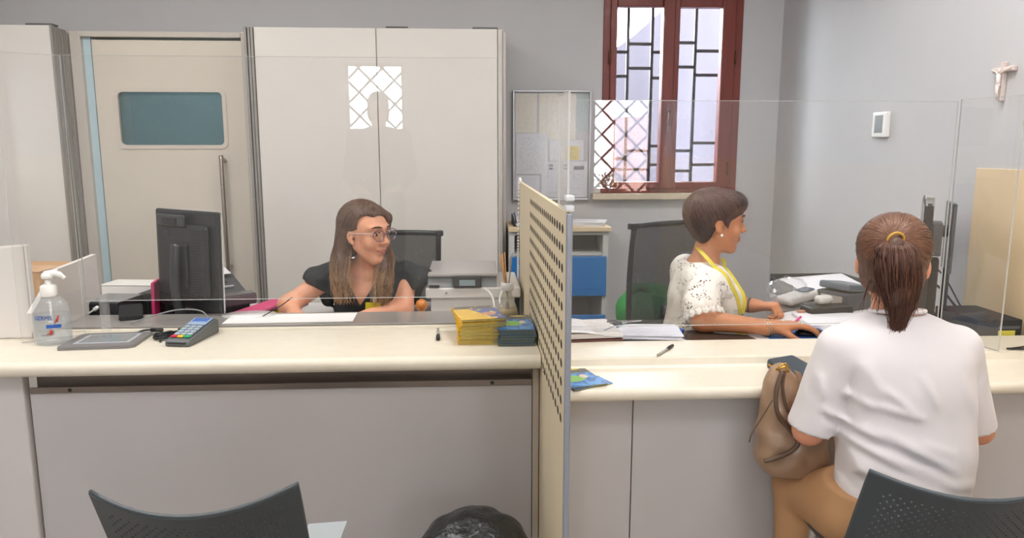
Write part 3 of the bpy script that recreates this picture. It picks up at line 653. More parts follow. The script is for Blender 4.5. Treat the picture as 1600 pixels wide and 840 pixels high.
# stamp
t = thing('hand_stamp', 'hand stamp with a round orange wooden knob beside the printer', 'stamp', (-.195, 2.86, .7205))
MB().lathe([(0, 0), (.022, 0), (.022, .02), (.012, .026), (0, .026)]).build('stamp_base', M_blk, t)
MB().lathe([(0, .024), (.010, .024), (.009, .045), (.013, .052), (.022, .066), (.0235, .078), (.018, .092), (.008, .098), (0, .099)]).build('knob', mat('orange_wood', 'C97A34', .35, coat=.4), t)
# white machine under/next to the printer + multifunction printer
t = thing('copier', 'white office machine with a grey scanner lid and a small display behind the brochures', 'printer', (-.02, 3.15, .7455))
M_mf = mat('printer_white', 'D9D6D3', .4); M_mg = mat('printer_grey', '7E8386', .4); M_lid = mat('printer_lid', 'A9A6A4', .35)
b = MB(); b.bb(-.145, .20, -.17, .17, -.0248, .055, bev=.006); b.bb(-.165, .222, -.19, .19, .055, .10, bev=.008); b.build('body', M_mf, t)
b = MB(); b.prism([(-.185, .1005), (.16, .1005), (.16, .142), (-.165, .142)], -.155, .125, 'x'); b.build('scanner_base', M_mg, t)
MB().bb(-.155, .13, -.185, .165, .143, .158, bev=.005).build('scanner_lid', M_lid, t)
b = MB(); b.box((.005, -.187, .122), (.115, .016, .044), rot=rotm(-.25, 0, 0), bev=.004); b.build('control_panel', M_blk, t)
b = MB(); b.box((.005, -.196, .120), (.064, .002, .024), rot=rotm(-.25, 0, 0)); b.build('display', mat('display_grey', '7B8C90', .2), t)
MB().bb(-.15, -.108, -.194, -.18, .102, .110, bev=.002).build('tray_slot', M_blk, t)
MB().cyl((-.08, -.1905, .078), (-.08, -.193, .078), .004, n=10).build('button', M_mg, t)
t = thing('white_cable', 'thick white cable pair looping from behind the reed diffuser to the printer', 'cable', (0.05, 2.78, .7855))
b = MB(); b.tube(bez([(.0, .09, .075), (.02, .04, .068), (.035, -.0, .045), (.04, -.075, .0035)], 8), .0035, 8); b.tube(bez([(.095, .09, .075), (.070, .04, .068), (.06, -.0, .04), (.075, -.07, .0035)], 8), .0035, 8); b.tube(bez([(.04, -.075, .0035), (.055, -.09, .0035), (.075, -.07, .0035)], 6), .0035, 8)
b.build('cable_loops', M_wht, t)
# monitor seen from behind
def monitor(name, label, loc, rz, w, h, zc, tilt=0, group=None, arm=True, bez_col='CFCFCF', th=.035):
    t = thing(name, label, 'monitor', loc, rz)
    b = MB(); T = Matrix.Translation((0, 0, zc)) @ Matrix.Rotation(tilt, 4, 'X'); b.M = T
    b.box((0, 0, 0), (w, th * .6, h), bev=.008); b.box((0, -th * .55, .0), (w * .80, th * .9, h * .72), bev=.014); b.build('housing', mat('monitor_black', '2A2C2F', .38), t)
    b = MB(); b.M = T; e = .012
    for a in ((-w / 2, -w / 2 + e, -h / 2, h / 2), (w / 2 - e, w / 2, -h / 2, h / 2), (-w / 2, w / 2, h / 2 - e, h / 2), (-w / 2, w / 2, -h / 2, -h / 2 + e)): b.bb(a[0], a[1], th * .3, th * .3 + .006, a[2], a[3], bev=.002)
    b.build('bezel', mat('bezel_' + bez_col, bez_col, .4), t)
    b = MB(); b.M = T; b.bb(-w / 2 + e, w / 2 - e, th * .3, th * .3 + .002, -h / 2 + e, h / 2 - e); b.build('screen', mat('screen_dark', '14161A', .15), t)
    return t, T
t, T = monitor('monitor', 'black computer monitor seen from behind on the left staff desk', (-1.075, 2.80, .7205), -.62, .38, .380, .262, tilt=-.03, th=.034)
t.location = (-1.080, 2.87, .7205)
b = MB(); b.M = T; b.box((-.05, -.036, .150), (.17, .012, .045), bev=.01); b.build('handle_recess', mat('recess_grey', '3E4144', .35), t)
b = MB(); b.M = T; b.box((-.05, -.0425, .148), (.09, .006, .026), bev=.004); b.build('grip', M_blk, t)
b = MB(); b.M = T
for r in range(26): b.box((.10, -.0335, .115 - r * .0105), (.055, .002, .003))
o = b.build('vent', mat('vent_black', '17181A', .6), t)
b = MB(); b.M = T; b.box((.0, -.038, -.02), (.10, .014, .17), bev=.012); b.build('stand_mount', mat('mount_black', '232527', .4), t)
b = MB(); b.tube(bez([(.0, -.045, .325), (.0, -.055, .26), (.0, -.062, .17), (.005, -.06, .10), (.005, -.04, .015)], 6), [.020] * 24 + [.022], 12); b.build('stand_neck', mat('mount_gloss', '34373A', .25), t)
b = MB(); b.lathe([(0, 0), (.085, 0), (.085, .008), (.07, .014), (0, .018)], c=(0, .02, 0), n=36, sy=.75); b.build('stand_foot', M_blk, t)
text('emblem', 'hp', .028, mat('emblem_grey', '55585C', .3), t, (-.075, -.0345, .365), (PI / 2 - .0, 0, 0), depth=.001)
# black inkjet printer behind the monitor
t = thing('inkjet_printer', 'dark grey inkjet printer with a paper tray behind the monitor', 'printer', (-.985, 3.12, .7205), -.45)
t.location = (-1.125, 3.17, .7205); t.rotation_euler.z = .72; t.scale = (.74, .74, .86)
b = MB(); b.prism([(-.16, 0), (-.16, .055), (-.145, .085), (.02, .150), (.06, .17), (.14, .17), (.14, 0)], -.14, .18, 'x'); bmesh.ops.bevel(b.bm, geom=list(b.bm.edges), offset=.008, segments=2, affect='EDGES'); b.build('body', mat('printer_dark', '4A4D50', .4), t)
b = MB(); b.prism([(-.23, .04), (-.23, .092), (-.20, .10), (-.162, .10), (-.162, .04)], -.12, .19, 'x'); bmesh.ops.bevel(b.bm, geom=list(b.bm.edges), offset=.006, segments=2, affect='EDGES'); b.build('output_cover', mat('smoked_cover', '5E5C5E', .2, coat=.3), t)
b = MB(); b.box((.07, -.085, .118), (.10, .008, .010), rot=rotm(.38, 0, 0), bev=.002); b.build('display_strip', mat('silver_strip', 'C9CCD0', .3), t)
for k in range(5): b = MB(); b.box((.10 - k * .02, -.03 + .01 * (k % 2), .1385), (.010, .010, .006), rot=rotm(.38, 0, 0), bev=.002); b.build('button', M_gry, t)
b = MB(); b.box((.05, .08, .187), (.20, .15, .003), rot=rotm(.25, 0, 0)); b.build('paper', M_pap, t)
# pink folder standing left of the monitor, dark devices
t = thing('magenta_folder', 'upright magenta folder edge beside the left monitor', 'folder', (-1.24, 2.93, .7205), .2)
b = MB(); b.box((0, .0, .085), (.010, .11, .17), rot=rotm(0, .03, 0)); b.box((.004, .0, .0855), (.004, .105, .165), rot=rotm(0, .03, 0)); b.build('cover', mat('magenta', 'D2326E', .5), t)
t = thing('network_box', 'black box with cable ports standing open-side forward left of the monitor', 'electronic device', (-1.42, 2.90, .7205), -.15)
b = MB(); b.bb(-.055, .095, -.07, .12, 0, .105, bev=.004); b.build('case', M_blk2, t)
b = MB(); b.bb(-.045, .03, -.073, -.069, .03, .098); b.build('port_recess', mat('port_dark', '0E0F10', .6), t)
b = MB(); b.cyl((-.03, -.085, .055), (.012, -.072, .085), .003, n=8); b.cyl((.004, -.076, .079), (.020, -.066, .091), .008, n=10); b.build('plug', M_wht, t)
b = MB(); b.bb(-.056, .096, -.06, .1, .1055, .1085); b.build('grey_lid', mat('lid_grey2', '8B8B8C', .4), t)
t = thing('device_block', 'black fan-vented power box directly left of the monitor foot', 'electronic device', (-1.27, 3.035, .7205), -.1)
t.scale = (.85, .85, 1)
b = MB(); b.bb(-.07, .07, -.07, .07, 0, .11, bev=.006); b.build('case', M_blk, t)
for k in range(7): MB().bb(-.055 + k * .017, -.047 + k * .017, -.073, -.069, .02, .09).build('vent_slot', mat('vent_black', '17181A', .6), t)
t = thing('white_box', 'low white box behind the black devices at the left of the desk', 'box', (-1.40, 3.18, .7205), -.12)
MB().bb(-.14, .14, -.06, .06, 0, .115, bev=.003).build('box_body', M_wht, t); MB().bb(-.141, .141, -.061, .061, .1155, .122, bev=.002).build('lid', M_wht, t)
t = thing('device_stand', 'black wedge-shaped device stand on the steel strip left of the monitor', 'stand', (-1.255, 2.745, .7855), .4)
t.scale = (.8, .8, .8)
b = MB(); b.prism([(-.06, 0), (-.06, .015), (.06, .055), (.07, 0)], -.05, .05, 'x'); bmesh.ops.bevel(b.bm, geom=list(b.bm.edges), offset=.005, segments=2, affect='EDGES'); b.build('stand_base', M_blk, t)
t = thing('grey_cable', 'thin grey cable arching over the steel strip in front of the monitor', 'cable', (-1.05, 2.68, .7855))
b = MB(); b.tube(bez([(-.16, -.05, .004), (-.10, .0, .02), (-.02, .03, .035), (.06, .03, .03), (.10, .0, .004)], 8), .0025, 8); b.build('cable_run', mat('cable_grey', '8F9091', .4), t)
t = thing('clear_dish', 'clear round plastic cover lying at the foot of the monitor', 'cover', (-.83, 2.76, .7855))
b = MB(); b.lathe([(0, 0), (.10, 0), (.10, .004), (0, .006)], n=32, sy=.7); b.build('disc', glass('disc_plastic', haze=.35), t)
b = MB(); b.tube(bez([(.06, -.04, .005), (.11, .02, .03), (.14, .08, .05)], 6), .002, 6); b.build('wire', M_blk, t)
# folders pile and yellow marker left of the woman
M_pk = mat('folder_pink', 'D64A7C', .5); M_or = mat('folder_orange', 'D8885A', .5); M_pu = mat('folder_purple', '9C4A9C', .5); M_rd = mat('folder_red', 'C2284A', .5)
FD = [(M_or, 'orange folder lowest in the pile beside the black inkjet printer', -.14), (M_pu, 'purple folder in the pile beside the black inkjet printer', -.05), (M_rd, 'red folder in the pile beside the black inkjet printer', .12), (M_pk, 'pink folder on top of the pile beside the black inkjet printer', .02)]
for k, (m, lab, a) in enumerate(FD):
    t = thing('paper_folder', lab, 'folder', (-.905 + .016 * k, 3.07 - .01 * k, .7205 + .011 * k), -.35 + a, 'coloured folders in a pile')
    MB().bb(-.045, .045, -.15, .15, 0, .004).build('back_cover', m, t); MB().bb(-.043, .043, -.148, .148, .004, .0075).build('sheets', M_pap, t); MB().bb(-.045, .045, -.15, .15, .0075, .0095).build('front_cover', m, t)
t = thing('clipboard', 'white sheet in a dark frame lying behind the coloured folders', 'clipboard', (-.83, 3.22, .7205), -.2)
MB().bb(-.10, .10, -.06, .06, 0, .004, bev=.001).build('board', M_gry, t); MB().bb(-.094, .094, -.055, .055, .004, .005).build('sheet', M_pap, t)
t = thing('highlighter', 'yellow highlighter pen lying in front of the coloured folders', 'highlighter', (-.775, 3.08, .7288), .12)
b = MB(); b.cyl((-.05, 0, 0), (.03, 0, 0), .0075, n=12); b.build('barrel', mat('yellow_ink', 'D9D431', .4), t); MB().cyl((.03, 0, 0), (.062, 0, 0), .0082, n=12).build('cap', mat('yellow_cap', 'C9C020', .4), t)
t = thing('document', 'white sheet of paper on the steel strip before the woman in black', 'document', (-.66, 2.70, .7855), .03)
MB().bb(-.23, .23, -.07, .07, 0, .0015).build('page', mat('paper_bright', 'F4F3F2', .7), t)
# white end boards, carton
t = thing('end_board', 'thick white upright board at the left photo edge standing on the counter', 'board', (-1.60, 2.51, .7705), .02)
b = MB(); b.prism([(-.30, 0), (.125, 0), (.125, .318), (-.30, .285)], -.0, .02, 'y'); bmesh.ops.bevel(b.bm, geom=list(b.bm.edges), offset=.004, segments=2, affect='EDGES'); b.build('panel', mat('board_white', 'E2DDD8', .45), t)
MB().bb(.126, .131, -.001, .021, .0, .316, bev=.001).build('edge_strip', mat('edge_white', 'F0EEEC', .4), t)
t = thing('side_board', 'white side board with a sloping front edge behind the hand sanitiser', 'board', (-1.45, 2.7, .7205))
b = MB(); b.prism([(2.605, .746), (2.605, .775), (2.47, .80), (2.47, .865), (2.645, .985), (2.92, 1.0), (2.92, .746)], -1.465, -1.447, 'x'); b.build('panel', mat('board_white', 'E2DDD8', .45), t, world=True)
M_car = mat('cardboard', 'C69E76', .85, vary=.06, vscale=12)
t = thing('cardboard_box', 'brown cardboard carton behind the white boards at the left', 'box', (-1.86, 3.15, .7205), -.12)
MB().bb(-.20, .16, -.13, .17, 0, .195, bev=.003).build('carton', M_car, t); b = MB(); b.bb(-.201, -.02, -.131, .02, .196, .199); b.bb(-.01, .161, -.131, .02, .196, .200); b.build('flap', mat('cardboard_lid', 'CDA886', .85), t)
b = MB(); b.bb(-.05, -.01, -.1325, -.131, 0, .195); b.build('tape', mat('tape', 'B99A70', .4), t)
# ------------------------------------------------------------------ right counter and desk
t = thing('ring_binder', 'open binder with white pages lying by the divider on the right counter', 'binder', (.40, 2.46, .7715), .1)
b = MB(); b.prism([(-.14, 0), (.095, 0), (.095, .004), (-.125, .004), (-.15, .035), (-.156, .033)], -.10, .13, 'y'); b.build('cover', mat('binder_cover', '6B4038', .5), t)
b = MB(); b.grid(lambda u, v: (-.135 + .235 * u, -.095 + .22 * v, .030 + .006 * math.sin(u * 5) - .012 * u + .03 * max(0, .18 - u)), 14, 6, thick=.0008); b.build('top_page', M_pap, t)
b = MB(); b.bb(-.11, .098, -.09, .12, .0065, .024, bev=.002); b.build('page_block', mat('page_block', 'D9D6D4', .8, vary=.08, vscale=80, stretch=(1, 1, 10)), t)
t = sheet_stack('paper_stack', 'stack of white printed forms lying on the right counter beside the open binder', .597, 2.455, .7715, .235, .15, 7, .0022, -.12, jitter=.006, m=mat('form_white', 'DFE0EA', .8, vary=.04, vscale=25))
M_bl = mat('blue_plastic', '2450A8', .35)
t = thing('ballpoint_pen', 'blue pen lying beside the binder pages on the stack of forms', 'pen', (.485, 2.46, .788), .9)
MB().cyl((-.06, 0, .004), (.06, 0, .004), .0045, n=10).build('barrel', mat('pen_slate', '44577C', .35), t)
t = thing('scissors', 'black-handled scissors lying behind the white forms', 'scissors', (.535, 2.535, .790), .25)
b = MB(); b.tube([(.02 * math.cos(a) - .03, .012 * math.sin(a) - .012, .004) for a in [k * PI / 6 for k in range(12)]], .0045, 8, closed=True); b.tube([(.02 * math.cos(a) - .03, .012 * math.sin(a) + .014, .005) for a in [k * PI / 6 for k in range(12)]], .0045, 8, closed=True); b.build('handles', M_blk, t)
b = MB(); b.box((.03, -.003, .004), (.09, .008, .002), rot=rotm(0, 0, .12)); b.box((.03, .004, .006), (.09, .008, .002), rot=rotm(0, 0, -.12)); b.build('blade', M_chr, t)
t = thing('pencil_case', 'blue pen and lanyard bundle lying on the ledge behind the white forms', 'stationery', (.66, 2.52, .7535), -.05)
b = MB(); b.tube(bez([(-.07, 0, .016), (-.03, .015, .02), (.02, .012, .020), (.06, 0, .016), (.085, -.02, .014)], 6), .009, 8); b.tube(bez([(-.05, -.02, .014), (.0, -.01, .020), (.05, -.02, .015)], 6), .006, 8); b.build('blue_cord', M_bl, t)
for k, (x, y, c, lab) in enumerate(((.63, 2.56, 'E2C83A', 'yellow eraser lying behind the white forms'), (.595, 2.565, '6A6A70', 'dark clip lying behind the white forms'))):
    o = MB().box((0, 0, .010), (.018, .010, .018), bev=.004).build('eraser' if k == 0 else 'paper_clip', mat('bit_' + c, c, .5)); o.location = (x, y, .7525); tag(o, lab, 'eraser' if k == 0 else 'clip')
t = thing('dark_mat', 'dark brown glossy writing mat lying in front of the woman in the lace top', 'desk mat', (.87, 2.45, .7535))
b = MB(); b.prism([(-.13, -.07), (.115, -.07), (.085, .10), (-.14, .105)], 0, .003); b.build('mat_sheet', mat('mat_brown', '4E423C', .18, coat=.4), t)
t = thing('pen', 'black-capped clear pen lying diagonally on the right counter', 'pen', (.608, 2.225, .7712), .95)
MB().cyl((-.062, 0, .004), (.02, 0, .004), .0038, n=10).build('barrel', mat('clear_barrel', 'A8A49C', .3), t); b = MB(); b.cyl((.02, 0, .0048), (.068, 0, .0048), .0048, n=12); b.cyl((.025, 0, .0105), (.06, 0, .010), .0013, n=6); b.build('cap', M_blk, t)
t = thing('mouse_pad', 'blue mouse pad under the hand of the woman in the lace top', 'mouse pad', (1.15, 2.475, .7525), .05)
b = MB(); b.prism(rrect(-.12, .12, -.09, .09, .015), 0, .003); b.build('pad_sheet', mat('pad_blue', '2E5E9E', .6), t)
t = thing('computer_mouse', 'black computer mouse under the right hand of the woman in the lace top', 'mouse', (1.185, 2.47, .7557), .05)
b = MB(); b.ball((0, 0, .006), (.050, .028, .020), 20, m=12)
for v in b.bm.verts:
    if v.co.z < 0: v.co.z = 0
b.build('mouse_body', mat('mouse_black', '1B1C20', .25), t)
t = thing('pink_pen', 'pink pen standing up behind the mouse hand on the right desk', 'pen', (1.205, 2.60, .7525))
MB().cyl((-.03, 0, .004), (.015, .01, .036), .0045, n=10).build('barrel', mat('hot_pink', 'E03A8A', .4), t)
t = thing('desk_notepad', 'large white paper pad lying on the right desk behind the mouse', 'notepad', (1.40, 2.66, .7525), -.1)
b = MB(); b.bb(-.15, .15, -.11, .11, 0, .012, bev=.001); b.build('pad_block', M_pap, t); MB().bb(-.15, .15, -.11, .11, .0122, .013).build('top_sheet', paper_mat('pad_lines', 'E0DEE2', 'B8B4BC', 30), t)
t = thing('grey_sheet', 'grey metal plate lying across the far corner of the right desk', 'plate', (1.30, 2.95, .7525))
b = MB(); b.prism([(1.19, 2.82), (1.34, 2.88), (1.40, 2.90), (1.405, 3.16), (1.372, 3.18), (1.22, 3.0)], .7525, .756); b.build('plate_sheet', mat('plate_grey', '97928E', .35, metal=.6), t, world=True)
# payment devices in film, dark tray, document scanner
t = thing('wrapped_card_reader', 'white card reader wrapped in clear film on the right desk', 'card terminal', (1.37, 2.965, .7565), .45)
b = MB(); b.box((0, 0, .035), (.19, .085, .035), rot=rotm(0, -.12, 0), bev=.014, seg=3); b.build('reader_body', mat('reader_white', 'CFCCC8', .35), t)
b = MB(); b.box((.035, 0, .062), (.06, .05, .006), rot=rotm(0, -.12, 0), bev=.002); b.build('reader_screen', mat('reader_screen', '4E6076', .2), t)
def crumple(b, c, r, amp, seed, nu=28, nv=16):
    rs = np.random.default_rng(seed); K = rs.normal(size=(14, 3)) * 9; ph = rs.uniform(0, 6, 14)
    b.ball(c, r, nu, m=nv); c = Vector(c)
    for v in b.bm.verts:
        d_ = (v.co - c); n_ = d_.length or 1; s = sum(abs(math.sin(float(K[i][0] * d_.x / r[0] * .3 + K[i][1] * d_.y / r[1] * .3 + K[i][2] * d_.z / r[2] * .3 + ph[i]))) for i in range(14)) / 14 - .6
        v.co = c + d_ * (1 + amp * s)
    return b
b = MB(); crumple(b, (-.05, .02, .06), (.10, .07, .055), .7, 3); 
for f in b.bm.faces: f.smooth = False
b.build('film', glass('film', haze=.12, ior=1.6), t)
t = thing('document_tray', 'low black tray holding papers at the far side of the right desk', 'tray', (1.54, 3.155, .7535), .02)
b = MB(); b.bb(-.17, .17, -.11, .11, 0, .006); b.bb(-.17, -.164, -.11, .11, 0, .07); b.bb(-.17, .17, .104, .11, 0, .085); b.bb(.164, .17, -.11, .11, 0, .085); b.build('tray_body', M_blk2, t)
b = MB(); b.box((.02, 0, .055), (.30, .20, .02), rot=rotm(.1, -.06, .05)); b.build('papers', M_pap, t)
t = thing('label_printer', 'black and grey ticket printer beside the wrapped card reader', 'printer', (1.545, 2.93, .7535), .45)
t.scale = (.85, .85, .95)
b = MB(); b.bb(-.09, .09, -.09, .09, 0, .075, bev=.01); b.build('body', M_gry, t); b = MB(); b.box((0, 0, .092), (.16, .17, .03), rot=rotm(0, .1, 0), bev=.008); b.build('lid', mat('steel_blue_grey', '6C7680', .3), t)
MB().bb(-.092, -.0905, -.06, .06, .02, .06).build('front_plate', mat('plate_cream', 'B8B0A6', .5), t)
t = thing('stapler_block', 'flat black cheque scanner in front of the wrapped card reader', 'electronic device', (1.41, 2.80, .7535), .15)
b = MB(); b.box((0, 0, .018), (.19, .085, .034), bev=.01); b.build('case', M_blk, t); MB().box((-.115, -.005, .012), (.03, .02, .02), bev=.004).build('orange_tip', mat('skin_tone_plastic', 'B98268', .5), t)
t = thing('white_adapter', 'small white rounded adapter lying on the black scanner', 'adapter', (1.40, 2.81, .7895), .3)
MB().box((0, 0, .020), (.07, .045, .036), bev=.016, seg=4).build('shell', mat('adapter_white', 'D5D2CC', .3), t)
t = thing('flat_screen', 'slim black monitor seen edge-on behind the seated customer', 'monitor', (1.675, 2.62, .7525), 0)
t.rotation_euler = (0, 0, math.atan2(2.62, 1.675) + .03)
b = MB(); b.box((0.02, 0, .27), (.44, .026, .40), bev=.006); b.build('housing', mat('monitor_black', '2A2C2F', .38), t)
b = MB(); b.bb(-.19, .23, .0135, .0155, .085, .455); b.build('screen', mat('screen_dark', '14161A', .15), t)
b = MB(); b.bb(-.20, -.195, -.013, .013, .455, .485); b.bb(-.2, .0, -.012, .012, .4705, .485, bev=.003); b.build('top_bar', mat('top_grey', 'A6A6A4', .4), t)
b = MB(); b.box((-.05, -.032, .33), (.10, .035, .12), bev=.006); b.build('rear_plate', M_gry, t)
b = MB(); b.bb(-.03, .05, -.05, -.015, .012, .25, bev=.004); b.bb(-.10, .12, -.06, .05, 0, .012, bev=.003); b.build('stand', M_blk2, t)
t = thing('arm_screen', 'small slim screen on a bracket seen through the right clear side screen', 'monitor', (1.815, 2.695, .7525), 0)
t.rotation_euler = (0, 0, math.atan2(2.70, 1.815) + .12)
b = MB(); b.box((0, 0, .32), (.20, .014, .26), bev=.004); b.build('panel', mat('panel_grey', '4A4E52', .35), t)
b = MB(); b.cyl((0, .0, .34), (0, .07, .34), .022, n=16); b.build('bracket', M_gry, t)
b = MB(); b.bb(-.015, .015, -.012, .012, .01, .20); b.bb(-.07, .07, -.03, .03, 0, .01, bev=.003); b.build('stand', M_blk2, t)
t = thing('recorder_box', 'flat black electronic box with a yellow sticker at the right end of the desk', 'electronic device', (1.815, 2.485, .7525), .0)
b = MB(); b.bb(-.075, .085, -.10, .14, 0, .068, bev=.004); b.build('case', M_blk2, t)
b = MB(); b.bb(-.0, .06, -.1015, -.1, .012, .030); b.build('yellow_sticker', mat('sticker_yellow', 'D8CF50', .5), t); b = MB(); b.bb(-.0, .075, -.1015, -.1, .036, .046); b.build('grey_marking', M_gry, t)
t = thing('black_cable', 'black cables arching from the electronic box behind the right screen', 'cable', (1.84, 2.68, .7525))
b = MB(); b.tube(bez([(.02, .0, .05), (-.02, .06, .12), (-.10, .10, .16), (-.18, .10, .10), (-.2, .08, .004)], 8), .0045, 8); b.tube(bez([(.04, .0, .05), (-.0, .08, .17), (-.08, .12, .22), (-.16, .14, .16)], 8), .003, 8); b.tube(bez([(-.16, .14, .16), (-.19, .15, .08), (-.17, .13, .003)], 8), .003, 8); b.build('cables', M_blk, t)
t = thing('counter_cable', 'thin black cable looping on the cream ledge right of the customer', 'cable', (1.70, 2.20, .771))
b = MB(); b.tube(bez([(.20, .10, .004), (.10, .02, .004), (.02, -.01, .004), (.0, -.012, .004)], 8), .003, 8); b.tube(bez([(0, -.012, .004), (.06, -.022, .004), (.14, -.01, .004), (.2, -.02, .004)], 8), .003, 8); b.build('cable_run', M_blk, t)
t = thing('yellow_packet', 'small yellow packet on the desk behind the shoulder of the customer', 'packet', (1.56, 2.50, .7525), .3)
b = MB(); b.box((0, 0, .03), (.06, .05, .06), bev=.008); b.build('wrapper', mat('packet_yellow', 'D6C23A', .4, vary=.15, vscale=30), t)
# thermostat and crucifix on the right wall
t = thing('thermostat', 'small white thermostat with a dark screen on the right wall', 'thermostat', (XR, 3.39, 1.51))
MB().bb(XR - .022, XR - .0005, 3.335, 3.455, 1.455, 1.57, bev=.005).build('housing', M_wht, t, world=True)
MB().bb(XR - .0235, XR - .022, 3.365, 3.43, 1.475, 1.555).build('screen', mat('thermo_screen', '6A6F70', .25), t, world=True)
t = thing('crucifix', 'white crucifix hung high on the right wall', 'crucifix', (XR, 2.63, 1.6))
M_cru = mat('crucifix_pale', 'E3D8D2', .5)
b = MB(); b.bb(XR - .018, XR - .0008, 2.612, 2.628, 1.570, 1.708, bev=.003); b.bb(XR - .0175, XR - .001, 2.565, 2.672, 1.672, 1.690, bev=.003); b.build('cross', mat('cross_pale', 'D4C4BE', .5), t, world=True)
b = MB(); fx = XR - .027
b.ball((fx, 2.622, 1.672), (.009, .009, .012)); b.tube([(fx, 2.622, 1.655), (fx, 2.621, 1.62), (fx - .002, 2.621, 1.60)], [.012, .011, .010], 10); b.tube([(fx - .002, 2.621, 1.60), (fx - .006, 2.618, 1.565), (fx + .002, 2.620, 1.525)], [.010, .008, .006], 8)
b.tube([(fx, 2.622, 1.652), (fx + .004, 2.655, 1.672), (fx + .008, 2.692, 1.683)], [.006, .005, .004], 8); b.tube([(fx, 2.622, 1.652), (fx + .004, 2.59, 1.672), (fx + .008, 2.556, 1.683)], [.006, .005, .004], 8); b.ball((fx, 2.621, 1.598), (.012, .013, .010)); bmesh.ops.transform(b.bm, matrix=Matrix.Translation((0, -.002, -.002)) @ Matrix.Translation((fx, 2.622, 1.69)) @ Matrix.Scale(.68, 4) @ Matrix.Translation((-fx, -2.622, -1.69)), verts=b.bm.verts[:]); b.build('figure', M_cru, t, world=True)
# ------------------------------------------------------------------ office chairs behind the counters
M_mesh = None
def mesh_fabric(name, col, dens=.62, scale=1100):
    m = mat(name, col, .8); N = m.node_tree.nodes; L = m.node_tree.links
    tc = N.new('ShaderNodeTexCoord'); ck = N.new('ShaderNodeTexNoise'); ck.inputs['Scale'].default_value = scale; L.new(tc.outputs['Object'], ck.inputs['Vector'])
    g = N.new('ShaderNodeMath'); g.operation = 'GREATER_THAN'; g.inputs[1].default_value = 1 - dens; L.new(ck.outputs[0], g.inputs[0])
    tr = N.new('ShaderNodeBsdfTransparent'); mx = N.new('ShaderNodeMixShader'); mx.inputs[0].default_value = dens; L.new(tr.outputs[0], mx.inputs[1]); L.new(N['Principled BSDF'].outputs[0], mx.inputs[2]); L.new(mx.outputs[0], N['Material Output'].inputs[0]); return m
M_mf2 = mesh_fabric('chair_mesh', '34393D', .62)
def office_chair(label, loc, rz, w=.46, zt=1.08, zb=.60):
    """local: back stands at y=0, the sitter faces -y"""
    t = thing('office_chair', label, 'chair', loc, rz, 'mesh-backed office chairs'); M_f = mat('chair_frame_black', '1F2225', .4)
    def back(u, v): x = (u - .5) * (w + .02 * v); z = zb + (zt - zb) * v; return (x, .045 * (1 - (2 * u - 1) ** 2) - .03 * v + .02 * math.sin(v * 3), z)
    b = MB(); b.grid(back, 16, 16, thick=.003); b.build('back_mesh', M_mf2, t)
    b = MB(); cor = [back(0, v / 12) for v in range(13)]; b.tube([(x - .008, y, z) for x, y, z in cor], .012, 8); cor = [back(1, v / 12) for v in range(13)]; b.tube([(x + .008, y, z) for x, y, z in cor], .012, 8)
    tp = [back(u / 12, 1) for u in range(13)]; b.tube([(x * 1.06, y, z + .004) for x, y, z in tp], .012, 8); tp = [back(u / 12, 0) for u in range(13)]; b.tube(tp, .014, 8)
    for u in (0, 1): x, y, z = back(u, 1); b.box((x * 1.07, y - .0, z + .004), (.035, .03, .026), bev=.006)
    b.build('back_frame', M_f, t)
    b = MB(); b.box((0, -.27, .475), (w + .02, .46, .07), bev=.03, seg=4); b.build('seat', M_blk2, t)
    b = MB(); b.tube(bez([(0, .05, .72), (0, .06, .55), (0, -.02, .43), (0, -.2, .42)], 5), .022, 10); b.build('back_bracket', M_f, t)
    MB().cyl((0, -.25, .09), (0, -.25, .44), .025, n=16).build('gas_column', M_chr, t)
    for k in range(5):
        a = 2 * PI * k / 5 + .3; lg = MB().tube([(0, -.25, .10), (.26 * math.cos(a), -.25 + .26 * math.sin(a), .065)], [.022, .016], 8).build('leg', M_f, t)
        cs = MB().cyl((.27 * math.cos(a) - .018, -.25 + .27 * math.sin(a), .028), (.27 * math.cos(a) + .018, -.25 + .27 * math.sin(a), .028), .027, n=14).build('castor', M_blk, lg)
    return t
office_chair('black mesh-backed office chair behind the woman in the black top', (-.335, 3.42, 0), 0.0, w=.34, zt=1.015, zb=.58)
office_chair('black mesh-backed office chair behind the woman in the white lace top', (.875, 3.10, 0), .42, w=.44, zt=1.085, zb=.56)
t = thing('green_bag', 'bright green cloth bag hanging behind the right office chair', 'bag', (.80, 3.6, .0))
b = MB(); crumple(b, (.90, 3.58, .60), (.18, .11, .14), .25, 5); b.build('bag_body', mat('green_cloth', '2E9A4A', .7, vary=.15, vscale=8), t, world=True)
b = MB(); b.tube(bez([(.74, 3.60, .47), (.76, 3.58, .58), (.80, 3.55, .70), (.84, 3.54, .73), (.90, 3.53, .66)], 6), .022, 8); b.build('handle', mat('green_cloth2', '258A40', .7, vary=.1), t, world=True)
t = thing('side_stool', 'low dark stool under the green bag', 'stool', (.86, 3.58, 0)); MB().bb(.64, 1.10, 3.44, 3.74, .34, .38, bev=.01).build('seat', M_blk2, t, world=True)
for x in (.67, 1.07):
    for y in (3.48, 3.70): MB().bb(x - .014, x + .014, y - .014, y + .014, 0, .34).build('leg', M_blk2, t, world=True)
tag(crumple(MB(), (.70, 3.52, .42), (.06, .06, .035), .3, 9).build('yellow_cloth', mat('ochre_cloth', '9A8A3A', .8, vary=.2)), 'small ochre cloth beside the green bag', 'cloth')
